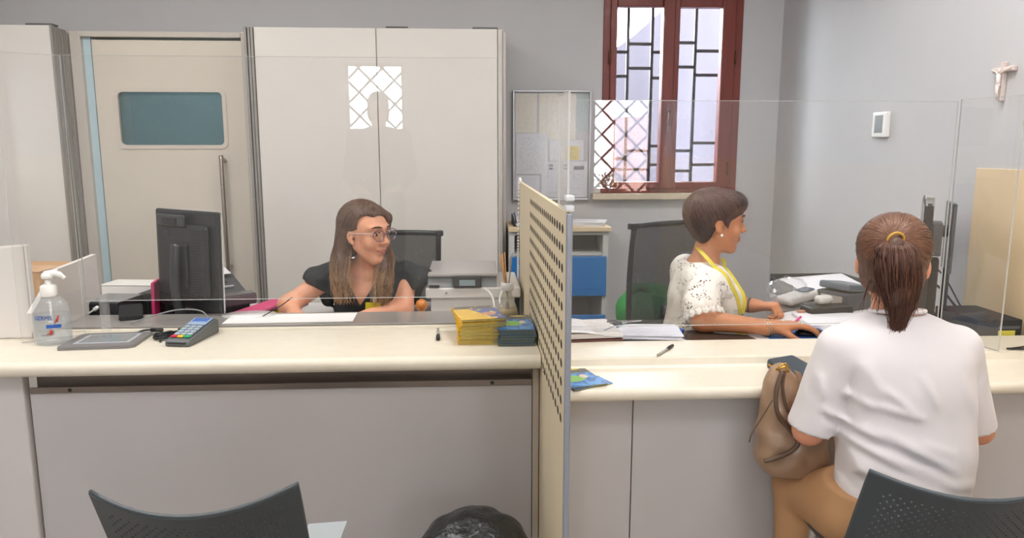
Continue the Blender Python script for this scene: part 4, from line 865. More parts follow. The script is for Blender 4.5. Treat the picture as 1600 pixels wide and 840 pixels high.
# ------------------------------------------------------------------ visitor chairs with perforated plastic backs
def visitor_chair(label, loc, rz, w=.42, zt=.72):
    """local: back at y=0 seen from -y side; the sitter faces +y; top corners rise to zt"""
    t = thing('visitor_chair', label, 'chair', loc, rz, 'dark perforated plastic visitor chairs'); M_c = mat('anthracite_plastic', '3B4247', .42)
    Hb = zt - .44
    def srf(u, v):
        x = (u - .5) * w; dip = .035 * (1 - (2 * u - 1) ** 2) * v
        z = .44 + Hb * v - dip; y = -.055 * (1 - (2 * u - 1) ** 2) * (.4 + .6 * v) - .13 * v + .03; return Vector((x, y, z))
    b = MB(); nu, nv = 44, 26; d = 1e-3; T = .006
    def nrm(u, v):
        a = srf(min(u + d, 1), v) - srf(max(u - d, 0), v); c = srf(u, min(v + d, 1)) - srf(u, max(v - d, 0)); return a.cross(c).normalized()
    fr = {}; bk = {}
    def gv(D, i, j, off):
        if (i, j) not in D: u, v = i / nu, j / nv; D[(i, j)] = b.bm.verts.new(srf(u, v) + nrm(u, v) * off)
        return D[(i, j)]
    for i in range(nu):
        for j in range(nv):
            F = [gv(fr, i, j, 0), gv(fr, i + 1, j, 0), gv(fr, i + 1, j + 1, 0), gv(fr, i, j + 1, 0)]; B = [gv(bk, i, j, T), gv(bk, i + 1, j, T), gv(bk, i + 1, j + 1, T), gv(bk, i, j + 1, T)]
            hole = 3 <= i < nu - 3 and 3 <= j < nv - 3 and (i + j) % 2 == 0
            if not hole: b.bm.faces.new(F[::-1]); b.bm.faces.new(B); continue
            uc, vc = (i + .5) / nu, (j + .5) / nv; rings = []
            for off in (0, T):
                rings.append([b.bm.verts.new(srf(uc + .30 / nu * math.cos(a), vc + .30 / nv * math.sin(a)) + nrm(uc, vc) * off) for a in [PI / 4 + k * PI / 4 for k in range(-4, 4)]])
            for R, Q, flip in ((rings[0], F, 1), (rings[1], B, 0)):
                for q in range(4):
                    c0, c1 = Q[q], Q[(q + 1) % 4]; r0, r1, r2 = R[(2 * q) % 8], R[(2 * q + 1) % 8], R[(2 * q + 2) % 8]
                    b.bm.faces.new((c0, c1, r2, r1, r0) if not flip else (r0, r1, r2, c1, c0))
            for k in range(8): b.bm.faces.new((rings[0][k], rings[0][(k + 1) % 8], rings[1][(k + 1) % 8], rings[1][k]))
    for i in range(nu): b.bm.faces.new((fr[i, nv], fr[i + 1, nv], bk[i + 1, nv], bk[i, nv])); b.bm.faces.new((fr[i + 1, 0], fr[i, 0], bk[i, 0], bk[i + 1, 0]))
    for j in range(nv): b.bm.faces.new((fr[0, j], fr[0, j + 1], bk[0, j + 1], bk[0, j])); b.bm.faces.new((fr[nu, j + 1], fr[nu, j], bk[nu, j], bk[nu, j + 1]))
    bmesh.ops.recalc_face_normals(b.bm, faces=b.bm.faces)
    for f in b.bm.faces: f.smooth = False
    b.build('backrest', M_c, t)
    b = MB(); rim = [srf(0, v / 8) + Vector((0, 0, 0)) for v in range(9)] + [srf(u / 16, 1) for u in range(1, 17)] + [srf(1, 1 - v / 8) for v in range(1, 9)]
    b.tube(rim, .0048, 6); b.build('back_rim', mat('anthracite_rim', '4A5156', .35), t)
    b = MB(); b.grid(lambda u, v: ((u - .5) * w * .98, .04 + .25 * v, .425 + .012 * math.cos(v * 3) - .02 * (1 - (2 * u - 1) ** 2) * .6), 12, 12, thick=.01); b.build('seat', M_c, t)
    for s in (-1, 1):
        MB().tube(bez([(s * .19, .02, .0), (s * .185, .05, .39), (s * .16, .08, .418)], 5), .011, 8).build('leg', M_chr, t)
        MB().tube(bez([(s * .20, .32, .0), (s * .19, .27, .39), (s * .16, .24, .418)], 5), .011, 8).build('leg', M_chr, t)
    return t
vc = visitor_chair('dark grey perforated visitor chair standing empty before the left counter', (-.566, 1.545, 0), 0.03, w=.405, zt=.722)
t = thing('light_folder', 'pale grey plastic folder lying on the seat of the empty visitor chair', 'folder', (-.375, 1.735, .437), -.05)
b = MB(); b.box((0, .0, .012), (.10, .12, .005), rot=rotm(.05, -.08, 0)); b.build('folder_sheet', mat('folder_grey', 'A9B0B3', .4), t)
v2 = visitor_chair('dark grey perforated visitor chair the customer in white sits on', (1.075, 1.52, 0), -.12, w=.43, zt=.722)
# waste bin with black liner
t = thing('waste_bin', 'waste bin lined with a crumpled black plastic bag below the left counter', 'bin', (0.0, 1.96, 0))
MB().lathe([(0, 0), (.105, 0), (.13, .33), (.126, .33), (.102, .008), (0, .008)], n=32).build('bucket', mat('bin_grey', '55575A', .5), t)
b = MB(); crumple(b, (0, 0, .295), (.150, .13, .085), .34, 11, 64, 40)
for f in b.bm.faces: f.smooth = True
b.build('bin_liner', mat('liner_black', '1C1E20', .36, bump=.02, bscale=16, coat=.15), t)
# ------------------------------------------------------------------ signed-distance sculpting for people and cloth
class SDF:
    def __init__(s, lo, hi, h, fine=()):
        """grid over lo..hi with step h; fine = [(axis, a, b, step)] refines intervals"""
        s.ax = []
        for k in range(3):
            cuts = [(a, b, st) for (ax, a, b, st) in fine if ax == k]; pts = []; x = lo[k]
            while x < hi[k]:
                pts.append(x); st = h
                for a, b, q in cuts:
                    if a <= x <= b: st = q
                x += st
            s.ax.append(np.array(pts, dtype=np.float32))
        s.F = np.full([len(a) for a in s.ax], .2, dtype=np.float32)
    def reg(s, lo, hi):
        sl = []
        for k in range(3):
            i0 = max(0, int(np.searchsorted(s.ax[k], lo[k])) - 1); i1 = min(len(s.ax[k]), int(np.searchsorted(s.ax[k], hi[k])) + 1); sl.append(slice(i0, max(i1, i0 + 1)))
        sl = tuple(sl); X = s.ax[0][sl[0]][:, None, None]; Y = s.ax[1][sl[1]][None, :, None]; Z = s.ax[2][sl[2]][None, None, :]
        return sl, X, Y, Z
    def put(s, sl, d, k, op='add'):
        F = s.F[sl]
        if op == 'add':
            if k > 0:
                h = np.maximum(k - np.abs(F - d), 0) / k; s.F[sl] = np.minimum(F, d) - h * h * k * .25
            else: s.F[sl] = np.minimum(F, d)
        elif op == 'sub':
            d = -d
            if k > 0:
                h = np.maximum(k - np.abs(F - d), 0) / k; s.F[sl] = np.maximum(F, d) + h * h * k * .25
            else: s.F[sl] = np.maximum(F, d)
    def cone(s, a, b, ra, rb, k=.01, op='add', flat=None):
        a = np.array(a, float); b = np.array(b, float); R = max(ra, rb) + k + .02
        sl, X, Y, Z = s.reg(np.minimum(a, b) - R, np.maximum(a, b) + R); ba = b - a; L2 = float(ba @ ba) or 1e-9
        px, py, pz = X - a[0], Y - a[1], Z - a[2]
        t = np.clip((px * ba[0] + py * ba[1] + pz * ba[2]) / L2, 0, 1)
        d = np.sqrt((px - t * ba[0]) ** 2 + (py - t * ba[1]) ** 2 + (pz - t * ba[2]) ** 2) - (ra + (rb - ra) * t)
        s.put(sl, d, k, op); return s
    def chain(s, pts, rs, k=.01, op='add'):
        for i in range(len(pts) - 1): s.cone(pts[i], pts[i + 1], rs[i], rs[i + 1], k, op)
        return s
    def ell(s, c, r, R=None, k=.01, op='add'):
        c = np.array(c, float); r = np.array(r, float); R = np.eye(3) if R is None else np.array(R); m = r.max() + k + .02
        sl, X, Y, Z = s.reg(c - m, c + m); p = (X - c[0], Y - c[1], Z - c[2])
        q = [sum(R[i][j] * p[i] for i in range(3)) for j in range(3)]
        k0 = np.sqrt(sum((q[j] / r[j]) ** 2 for j in range(3))); k1 = np.sqrt(sum((q[j] / r[j] ** 2) ** 2 for j in range(3))) + 1e-9
        s.put(sl, k0 * (k0 - 1) / k1, k, op); return s
    def loft(s, rings, k=.01, op='add', pw=2.4, rot=0.0, z0=None, z1=None):
        """rings: (z, cx, cy, half-width, half-depth) bottom to top; superellipse sections, rot turns width axis"""
        rings = np.array(rings, float); zz = rings[:, 0]; mw = max(rings[:, 3].max(), rings[:, 4].max()) + k + .02
        lo = (rings[:, 1].min() - mw, rings[:, 2].min() - mw, zz[0] - .03 - k); hi = (rings[:, 1].max() + mw, rings[:, 2].max() + mw, zz[-1] + .03 + k)
        sl, X, Y, Z = s.reg(lo, hi); z = Z[0, 0]
        # smooth interpolation
        def ip(col):
            v = rings[:, col]; m_ = np.gradient(v, zz); i = np.clip(np.searchsorted(zz, z) - 1, 0, len(zz) - 2); h = zz[i + 1] - zz[i]; t = np.clip((z - zz[i]) / h, 0, 1)
            return ((2 * t ** 3 - 3 * t ** 2 + 1) * v[i] + (t ** 3 - 2 * t ** 2 + t) * h * m_[i] + (-2 * t ** 3 + 3 * t ** 2) * v[i + 1] + (t ** 3 - t ** 2) * h * m_[i + 1])[None, None, :]
        cx, cy, w, d_ = ip(1), ip(2), np.maximum(ip(3), .004), np.maximum(ip(4), .004)
        c_, s_ = math.cos(rot), math.sin(rot); px, py = X - cx, Y - cy; u = px * c_ + py * s_; v = -px * s_ + py * c_
        k0 = (np.abs(u / w) ** pw + np.abs(v / d_) ** pw) ** (1 / pw); rad = np.sqrt(u * u + v * v) + 1e-6
        d = rad * (1 - 1 / np.maximum(k0, 1e-3)); dz = np.maximum(zz[0] - Z, Z - zz[-1])
        d = np.where(k0 < .05, -np.minimum(w, d_), d)
        o = np.maximum(d, dz); both = (d > 0) & (dz > 0); o = np.where(both, np.sqrt(np.maximum(d, 0) ** 2 + np.maximum(dz, 0) ** 2), o)
        s.put(sl, o.astype(np.float32), k, op); return s
    def half(s, p, n, k=.004, lo=None, hi=None):
        """cut away everything on the side n points to"""
        p = np.array(p, float); n = np.array(n, float); n /= np.linalg.norm(n)
        sl, X, Y, Z = s.reg(lo if lo is not None else [a[0] for a in s.ax], hi if hi is not None else [a[-1] for a in s.ax])
        d = -((X - p[0]) * n[0] + (Y - p[1]) * n[1] + (Z - p[2]) * n[2]); s.put(sl, d, k, 'sub'); return s
    def bump(s, fn, lo=None, hi=None):
        sl, X, Y, Z = s.reg(lo if lo is not None else [a[0] for a in s.ax], hi if hi is not None else [a[-1] for a in s.ax])
        s.F[sl] = s.F[sl] + fn(X, Y, Z); return s
    def folds(s, L, lo=None, hi=None):
        """cloth folds: each (p, q, width, height): a ridge of the given height along the segment p..q"""
        for p, q, w, a in L:
            p = np.array(p, float); q = np.array(q, float); m = 3 * w
            sl, X, Y, Z = s.reg(np.minimum(p, q) - m, np.maximum(p, q) + m); ba = q - p; px, py, pz = X - p[0], Y - p[1], Z - p[2]
            t = np.clip((px * ba[0] + py * ba[1] + pz * ba[2]) / float(ba @ ba), 0, 1)
            d2 = (px - t * ba[0]) ** 2 + (py - t * ba[1]) ** 2 + (pz - t * ba[2]) ** 2
            s.F[sl] = s.F[sl] - a * np.exp(-d2 / (w * w)) * (4 * t * (1 - t)) ** .35
        return s
    def mesh(s, name, m, parent=None, relax=1):
        F = s.F; nx, ny, nz = F.shape; S = F < 0
        for ax in range(3):   # keep the surface closed at the borders
            i0 = [slice(None)] * 3; i0[ax] = 0; S[tuple(i0)] = False; i0[ax] = -1; S[tuple(i0)] = False
        F = np.where(S, np.minimum(F, -1e-5), np.maximum(F, 1e-5))
        cnt = np.zeros((nx - 1, ny - 1, nz - 1), np.int8)
        for i in (0, 1):
            for j in (0, 1):
                for k in (0, 1): cnt += S[i:nx - 1 + i, j:ny - 1 + j, k:nz - 1 + k]
        act = (cnt > 0) & (cnt < 8); idx = np.argwhere(act); vid = np.full(act.shape, -1, np.int64); vid[act] = np.arange(len(idx))
        C = {}
        for i in (0, 1):
            for j in (0, 1):
                for k in (0, 1): C[i, j, k] = F[idx[:, 0] + i, idx[:, 1] + j, idx[:, 2] + k].astype(np.float64)
        P = np.zeros((len(idx), 3)); N = np.zeros(len(idx))
        for a in C:
            for ax in range(3):
                if a[ax]: continue
                b = list(a); b[ax] = 1; b = tuple(b); fa, fb = C[a], C[b]; x = (fa < 0) != (fb < 0)
                t = np.where(x, fa / np.where(x, fa - fb, 1), 0)
                for q in range(3): P[:, q] += np.where(x, (t if q == ax else a[q]), 0)
                N += x
        P /= N[:, None]
        V = np.stack([s.ax[q][idx[:, q]] + P[:, q] * (s.ax[q][np.minimum(idx[:, q] + 1, len(s.ax[q]) - 1)] - s.ax[q][idx[:, q]]) for q in range(3)], 1)
        Q = []
        for ax in range(3):
            b, c = [(1, 2), (2, 0), (0, 1)][ax]; a0 = [slice(0, n) for n in F.shape]; a1 = list(a0)
            a0[ax] = slice(0, F.shape[ax] - 1); a1[ax] = slice(1, F.shape[ax]); e = S[tuple(a0)] != S[tuple(a1)]; ed = np.argwhere(e)
            ed = ed[(ed[:, b] > 0) & (ed[:, c] > 0) & (ed[:, b] < F.shape[b] - 1) & (ed[:, c] < F.shape[c] - 1)]
            def g(db, dc): w_ = ed.copy(); w_[:, b] += db; w_[:, c] += dc; return vid[w_[:, 0], w_[:, 1], w_[:, 2]]
            q = np.stack([g(-1, -1), g(0, -1), g(0, 0), g(-1, 0)], 1); ins = S[ed[:, 0], ed[:, 1], ed[:, 2]]
            q[~ins] = q[~ins][:, ::-1]; Q.append(q)
        Q = np.concatenate(Q); Q = Q[(Q >= 0).all(1)]
        for _ in range(relax):
            A = np.zeros_like(V); n = np.zeros(len(V))
            for i in range(4):
                u, w_ = Q[:, i], Q[:, (i + 1) % 4]
                for q in range(3): A[:, q] += np.bincount(u, V[w_, q], len(V)) + np.bincount(w_, V[u, q], len(V))
                n += np.bincount(u, minlength=len(V)) + np.bincount(w_, minlength=len(V))
            V = V * .5 + .5 * A / np.maximum(n, 1)[:, None]
        me = bpy.data.meshes.new(name); me.vertices.add(len(V)); me.vertices.foreach_set('co', V.astype(np.float32).ravel())
        me.loops.add(len(Q) * 4); me.loops.foreach_set('vertex_index', Q.astype(np.int32).ravel())
        me.polygons.add(len(Q)); me.polygons.foreach_set('loop_start', np.arange(0, len(Q) * 4, 4, dtype=np.int32)); me.polygons.foreach_set('loop_total', np.full(len(Q), 4, np.int32))
        me.update(); me.validate()
        return link_mesh(name, me, m, parent, world=True, smooth=True)
def fr(o, fwd, up=(0, 0, 1), s=1.0):
    """4x4 frame at o: y = forward, z ~ up, x = right-hand side of the viewer behind it"""
    f = Vector(fwd).normalized(); x = f.cross(Vector(up)).normalized(); z = x.cross(f); f, x, z = f * s, x * s, z * s
    return np.array([[x.x, f.x, z.x, o[0]], [x.y, f.y, z.y, o[1]], [x.z, f.z, z.z, o[2]], [0, 0, 0, 1]])
def TP(M, p): return (M @ np.array([*p, 1.0]))[:3]
def head(S, M, k=.012, nose=1.0):
    """female head, local y = face direction, origin between the ears; crown z .115, chin z -.112"""
    s0 = float(np.linalg.norm(M[:3, 0])); R = M[:3, :3] / s0 ** 2; T = lambda *p: TP(M, p)
    S.ell(T(0, -.016, .036), (.073, .092, .078), R, k=.02); S.ell(T(0, .022, .012), (.064, .066, .072), R, k=.02)
    S.ell(T(0, .030, -.045), (.050, .052, .060), R, k=.02); S.ell(T(0, .058, -.094), (.021, .020, .017), R, k=.022)
    for s in (-1, 1):
        S.cone(T(s * .049, .0, -.043), T(s * .019, .055, -.093), .015, .013, k=.025)
        S.ell(T(s * .037, .060, -.028), (.022, .020, .022), R, k=.02)
        S.cone(T(s * .012, .088, .030), T(s * .045, .070, .030), .010, .009, k=.014)
    for s in (-1, 1): S.ell(T(s * .031, .096, .008), (.017, .014, .011), R, k=.012, op='sub')
    for s in (-1, 1): S.ell(T(s * .0305, .0735, .007), (.015, .0145, .0125), R, k=.003)
    S.cone(T(0, .085, .020), T(0, .099 + .004 * nose, -.018), .0080, .0088, k=.012); S.ell(T(0, .1015 + .004 * nose, -.023), (.0095, .0105, .0085), R, k=.006)
    for s in (-1, 1): S.ell(T(s * .0115, .093, -.027), (.0065, .009, .006), R, k=.008); S.ell(T(s * .006, .100, -.0335), (.0025, .004, .0025), R, k=.002, op='sub')
    S.cone(T(-.012, .0835, -.052), T(.012, .0835, -.052), .0065, .0065, k=.010); S.cone(T(-.011, .081, -.064), T(.011, .081, -.064), .0072, .0072, k=.009)
    S.cone(T(-.024, .080, -.0585), T(.024, .080, -.0585), .0022, .0022, k=.006, op='sub')
    for s in (-1, 1):
        S.ell(T(s * .0745, -.008, -.004), (.0068, .016, .027), R, k=.006); S.ell(T(s * .083, -.004, .002), (.006, .010, .016), R, k=.004, op='sub'); S.ell(T(s * .072, .004, -.028), (.006, .009, .010), R, k=.006)
def hand(S, M, side, curl, spread=.5, thumb=(.9, .35), sc=1.0, tcurl=.5):
    """M: wrist frame, local y = towards the fingers, z = back of the hand; side +1 thumb towards +x. curl = bend per joint (radians) for 4 fingers"""
    T = lambda p: TP(M, (p[0] * side * sc, p[1] * sc, p[2] * sc))
    S.cone(T((0, -.03, 0)), T((0, .01, 0)), .024 * sc, .023 * sc, k=.015)
    for j, (x, L, r) in enumerate(((.026, (.040, .025, .020), .0092), (.008, (.045, .028, .021), .0095), (-.010, (.041, .026, .020), .0090), (-.027, (.032, .020, .018), .0080))):
        kn = (x, .082 - .006 * abs(j - 1), .0); S.cone(T((x * .45, .005, -.001)), T(kn), .0135 * sc, .0108 * sc, k=.012)
        a = 0; p = np.array(kn); fan = (1.5 - j) * .06 * spread; c = curl[j] if isinstance(curl[j], (tuple, list)) else (curl[j],) * 3
        for q in range(3):
            a += c[q]; d = np.array([math.sin(fan) * math.cos(a), math.cos(fan) * math.cos(a), -math.sin(a)]); n = p + d * L[q]
            S.cone(T(p), T(n), (r - .0007 * q) * sc, (r - .0007 * (q + 1)) * sc, k=.0025 if q == 0 else .002); p = n
    S.ell(T((.020, .025, -.012)), np.array([.018, .030, .014]) * sc, M[:3, :3], k=.012)
    p = np.array([.022, .012, -.008]); ax, az = thumb; a = ax
    for L, r0, r1, bend in ((.042, .0135, .0112, 0), (.031, .0110, .0098, -tcurl * .5), (.025, .0098, .0080, -tcurl * .7)):
        a += bend; d = np.array([math.sin(a) * math.cos(az), math.cos(a) * math.cos(az), -math.sin(az)]); n = p + d * L; S.cone(T(p), T(n), r0 * sc, r1 * sc, k=.006); p = n
def strands(name, paths, m, parent, r0=.0016, cols=None, n=4):
    """hair locks: list of point lists -> thin tapering tubes with a colour of their own"""
    V = []; Fc = []; Cc = []
    for pi, P in enumerate(paths):
        P = np.array(P, float); m_ = len(P); T = np.gradient(P, axis=0); T /= np.linalg.norm(T, axis=1)[:, None] + 1e-9
        up = np.array([.3, .2, 1.0]); A = np.cross(T, up); A /= np.linalg.norm(A, axis=1)[:, None] + 1e-9; B = np.cross(T, A); base = len(V)
        rr = r0 * (.75 + .5 * random.random())
        for i in range(m_):
            t = i / (m_ - 1); r = rr * (1 - .75 * t ** 3)
            for q in range(n): a = 2 * PI * q / n; V.append(P[i] + (A[i] * math.cos(a) + B[i] * math.sin(a)) * r); Cc.append(cols(pi, t) if cols else (1, 1, 1))
        for i in range(m_ - 1):
            for q in range(n): a0 = base + i * n + q; a1 = base + i * n + (q + 1) % n; Fc.append((a0, a1, a1 + n, a0 + n))
    me = bpy.data.meshes.new(name); me.from_pydata([tuple(v) for v in V], [], Fc); me.update()
    at = me.color_attributes.new('col', 'FLOAT_COLOR', 'POINT'); at.data.foreach_set('color', np.concatenate([np.array(Cc), np.ones((len(Cc), 1))], 1).astype(np.float32).ravel())
    return link_mesh(name, me, m, parent, world=True, smooth=True)
def snapN(S, P, off=.0006, it=10):
    P = np.array(P, float); Q = P.copy()
    def val(q):
        I = []; 
        for k in range(3):
            a = S.ax[k]; i = np.clip(np.searchsorted(a, q[:, k]) - 1, 0, len(a) - 2); I.append((i, np.clip((q[:, k] - a[i]) / (a[i + 1] - a[i]), 0, 1)))
        r = 0
        for i in (0, 1):
            for j in (0, 1):
                for k in (0, 1): r = r + S.F[I[0][0] + i, I[1][0] + j, I[2][0] + k] * np.where(i, I[0][1], 1 - I[0][1]) * np.where(j, I[1][1], 1 - I[1][1]) * np.where(k, I[2][1], 1 - I[2][1])
        return r
    for _ in range(it):
        f = val(Q) - off; g = np.stack([(val(Q + e) - val(Q - e)) / .010 for e in np.eye(3) * .005], 1); n = np.linalg.norm(g, axis=1); ok = n > .25
        Q = Q - np.where(ok[:, None], g / np.maximum(n, .25)[:, None] * np.clip(f, -.006, .006)[:, None], 0)
    return Q, np.linalg.norm(Q - P, axis=1)
def drape(S, paths, fade=None, tol=.02, off=.0006):
    """lay every lock onto the hair surface; fade=(z1, z0) lets it hang free below z0"""
    n = [len(p) for p in paths]; A = np.array([q for p in paths for q in p], float); Q, d = snapN(S, A, off); w = np.ones(len(A))
    if fade: w = np.clip((A[:, 2] - fade[1]) / (fade[0] - fade[1]), 0, 1)
    R = A + (Q - A) * w[:, None]; out = []; i = 0
    for m in n:
        P = R[i:i + m]; bad = (d[i:i + m] > tol) & (w[i:i + m] > .5); i += m; keep = []
        for k in range(m):
            if bad[k]:
                if len(keep) > 5: break
                keep = []; continue
            keep.append(tuple(P[k]))
        if len(keep) > 4: out.append(keep)
    return out
def hairmat(name, c, rough=.42): return mat(name, c, rough, spec=.4, vary=.22, vscale=60, stretch=(1, 1, .12), bump=.0015, bscale=260)
def skin(name, c): return mat(name, c, .5, spec=.35, sss=.25, vary=.04, vscale=14)
def lerpc(a, b, t): a, b = lin(a), lin(b); return tuple(a[i] + (b[i] - a[i]) * t for i in range(3))
M_hattr = mat('hair_strands', '5A4030', .38, spec=.45, attr='col'); M_eyeW = mat('eye_white', 'E6E0DA', .15, spec=.6); M_iris = mat('iris_brown', '2E1E16', .1); M_lip = mat('lip_rose', 'B4605A', .35); M_brow = mat('eyebrow', '4A3228', .8)
def face_parts(M, parent, lipc=None, browc=None, look=0):
    R = Matrix([list(M[i]) for i in range(4)])
    for s in (-1, 1):
        b = MB(); b.M = R; b.ball((s * .0305, .0760, .006), (.0112, .0114, .0070), 16, m=12); e = b.build('eye', M_eyeW, parent, world=True)
        b = MB(); b.M = R; b.ball((s * .0305 + look, .0855, .0062), (.0054, .003, .0058), 12, m=8); b.build('iris', M_iris, e); bpy.data.objects[-1] if False else None
        e_ = [o for o in COL.objects if o.parent == e][0]; e_.data.transform(wmat(parent).inverted())
        b = MB(); b.M = R; b.tube([(s * .0165, .0895, .0105), (s * .024, .0905, .0150), (s * .033, .0890, .0158), (s * .042, .0835, .0125), (s * .046, .0790, .010)], [.0010, .0018, .0020, .0016, .0008], 6); b.build('eyelashes', mat('lash', '1F1714', .7), parent, world=True)
        b = MB(); b.M = R; b.tube([(s * .012, .0955, .0305), (s * .024, .0950, .0345), (s * .036, .0885, .0350), (s * .048, .0785, .0305)], [.0020, .0032, .0028, .0012], 6); b.build('eyebrow', browc or M_brow, parent, world=True)
    b = MB(); b.M = R; b.tube([(-.025, .0800, -.0560), (-.013, .0878, -.0548), (-.004, .0902, -.0530), (0, .0900, -.0537), (.004, .0902, -.0530), (.013, .0878, -.0548), (.025, .0800, -.0560)], [.0006, .0022, .0028, .0025, .0028, .0022, .0006], 8)
    b.tube([(-.023, .0800, -.0585), (-.012, .0860, -.0618), (0, .0885, -.0632), (.012, .0860, -.0618), (.023, .0800, -.0585)], [.0006, .0026, .0034, .0026, .0006], 8); b.build('lips', lipc or M_lip, parent, world=True)
# ------------------------------------------------------------------ customer in the white T-shirt, seen from behind
def mixpath(a, b, t): return [a[i] + (b[i] - a[i]) * t for i in range(3)]
cu = thing('person', 'seated customer in a white T-shirt with a brown ponytail, seen from behind', 'person', (1.06, 1.72, 0), 0)
S = SDF((.70, 1.48, .0), (1.50, 2.30, 1.26), .0075, fine=[(2, .98, 1.26, .0045)])
S.loft([(.44, 1.06, 1.71, .145, .10), (.55, 1.07, 1.71, .140, .10), (.65, 1.08, 1.71, .125, .095), (.75, 1.08, 1.72, .135, .095), (.86, 1.07, 1.73, .145, .095), (.92, 1.067, 1.74, .135, .075), (.96, 1.065, 1.75, .09, .055), (.985, 1.065, 1.75, .06, .05)])
S.cone((1.065, 1.755, .95), (1.068, 1.785, 1.06), .052, .050, k=.03)
HM = fr((1.070, 1.80, 1.115), (.55, 1, -.10)); head(S, HM)
for s_ in (-1, 1): S.ell(TP(HM, (s_ * .079, -.008, -.010)), (.008, .013, .026), HM[:3, :3], k=.006)
aL = [(.915, 1.735, .900), (.868, 1.775, .685), (1.01, 2.00, .797)]; aR = [(1.215, 1.735, .898), (1.330, 1.785, .672), (1.20, 2.03, .795)]
S.chain(aL, [.042, .037, .026], k=.02); S.chain(aR, [.042, .037, .026], k=.02)
hand(S, fr((1.03, 2.02, .802), (.8, .8, -.03)), 1, [.25, .3, .35, .4], tcurl=.4); hand(S, fr((1.19, 2.05, .800), (-.4, 1, -.05)), -1, [.25, .3, .35, .4], tcurl=.4)
S.chain([(.995, 1.75, .465), (.935, 1.945, .455), (.93, 1.90, .09)], [.075, .062, .042], k=.03); S.chain([(1.14, 1.75, .465), (1.20, 1.945, .455), (1.20, 1.90, .09)], [.075, .062, .042], k=.03)
for x in (.93, 1.20): S.chain([(x, 1.90, .07), (x, 1.93, .05), (x + .01, 1.99, .035)], [.045, .04, .03], k=.02)
S.mesh('body', skin('skin_customer', 'D99A7C'), cu)
face_parts(HM, cu)
# T-shirt
S = SDF((.74, 1.50, .42), (1.44, 2.0, 1.04), .006)
S.loft([(.42, 1.075, 1.695, .165, .135), (.48, 1.072, 1.695, .166, .135), (.56, 1.08, 1.70, .160, .130), (.66, 1.090, 1.71, .166, .122), (.75, 1.085, 1.72, .166, .120), (.84, 1.074, 1.725, .168, .122), (.91, 1.068, 1.735, .178, .108), (.95, 1.067, 1.745, .158, .090), (.978, 1.067, 1.75, .115, .072), (.997, 1.067, 1.755, .068, .060)], pw=2.2)
S.cone((.915, 1.735, .912), (.868, 1.775, .68), .058, .058, k=.022); S.cone((1.215, 1.735, .908), (1.322, 1.785, .66), .058, .056, k=.022)
S.half((.870, 1.772, .692), (-.16, .15, -1), lo=(.74, 1.55, .60), hi=(.925, 1.95, .74)); S.half((1.318, 1.78, .682), (.30, .15, -1), lo=(1.262, 1.6, .58), hi=(1.44, 1.95, .74))
Y6 = 1.60
FL = [((.859, .768), (.979, .709)), ((.873, .723), (1.029, .651)), ((.921, .744), (1.089, .672)), ((.959, .800), (1.060, .775)), ((1.159, .868), (1.208, .766)), ((.831, .885), (.870, .790)), ((.888, .689), (.934, .597)), ((.901, .599), (.938, .51)), ((.929, .654), (.984, .589)), ((.968, .844), (1.039, .787)), ((1.045, .719), (1.147, .683)), ((.965, .743), (1.151, .637)), ((.905, .818), (.959, .789)), ((1.208, .851), (1.214, .727)), ((.899, .644), (.960, .619)), ((1.0, .63), (1.18, .56)), ((.96, .56), (1.08, .50)), ((1.10, .62), (1.22, .60)), ((1.05, .88), (1.09, .80)), ((.93, .90), (.97, .82))]
def folds2(S, L):
    for a, b, w, h in L:
        a = np.array(a, float); b = np.array(b, float); m = 3 * w; lo = np.minimum(a, b) - m; hi = np.maximum(a, b) + m
        sl, X, Y, Z = S.reg((lo[0], 1.5, lo[1]), (hi[0], 1.74, hi[1])); ba = b - a; px, pz = X - a[0], Z - a[1]; t = np.clip((px * ba[0] + pz * ba[1]) / float(ba @ ba), 0, 1)
        d2 = (px - t * ba[0]) ** 2 + (pz - t * ba[1]) ** 2; S.F[sl] = S.F[sl] - h * np.exp(-d2 / (w * w)) * (4 * t * (1 - t) + .02) ** .5 * np.clip((1.74 - Y) / .05, 0, 1)
def shirt_y(x, z): return 1.735 - .118 * max(.15, 1 - abs((x - 1.08) / .185) ** 2.2) ** .45
folds2(S, [(a, b, .010 + .003 * (i % 3), (.0095, .0065, .0080)[i % 3]) for i, (a, b) in enumerate(FL)])
folds2(S, [((a[0] + .008, a[1] - .020), (b[0] + .008, b[1] - .020), .011, -.0075) for i, (a, b) in enumerate(FL) if i in (0, 1, 2, 6, 7, 8, 11, 14, 15)])
folds2(S, [((.918, .885), (.928, .715), .007, -.010), ((1.252, .885), (1.262, .72), .007, -.010)])
S.folds([((.83, 1.75, .80), (.90, 1.68, .74), .010, .004), ((1.36, 1.74, .80), (1.29, 1.69, .75), .010, .004), ((.85, 1.70, .86), (.87, 1.70, .76), .010, .003)])
S.bump(lambda X, Y, Z: .0015 * np.sin(X * 31 + Z * 17) * np.sin(Z * 23 + Y * 9 - X * 8))
S.mesh('t_shirt', mat('white_cotton', 'DDD8DA', .85, bump=.0002, bscale=500, sheen=.2), cu)
# collar rib
b = MB(); b.tube([(1.067 + .062 * math.cos(a), 1.757 + .060 * math.sin(a), 1.000 + .010 * -math.sin(a)) for a in [k * PI / 16 for k in range(32)]], .0055, 8, closed=True); b.build('collar', mat('white_rib', 'E6E1E3', .85), cu, world=True)
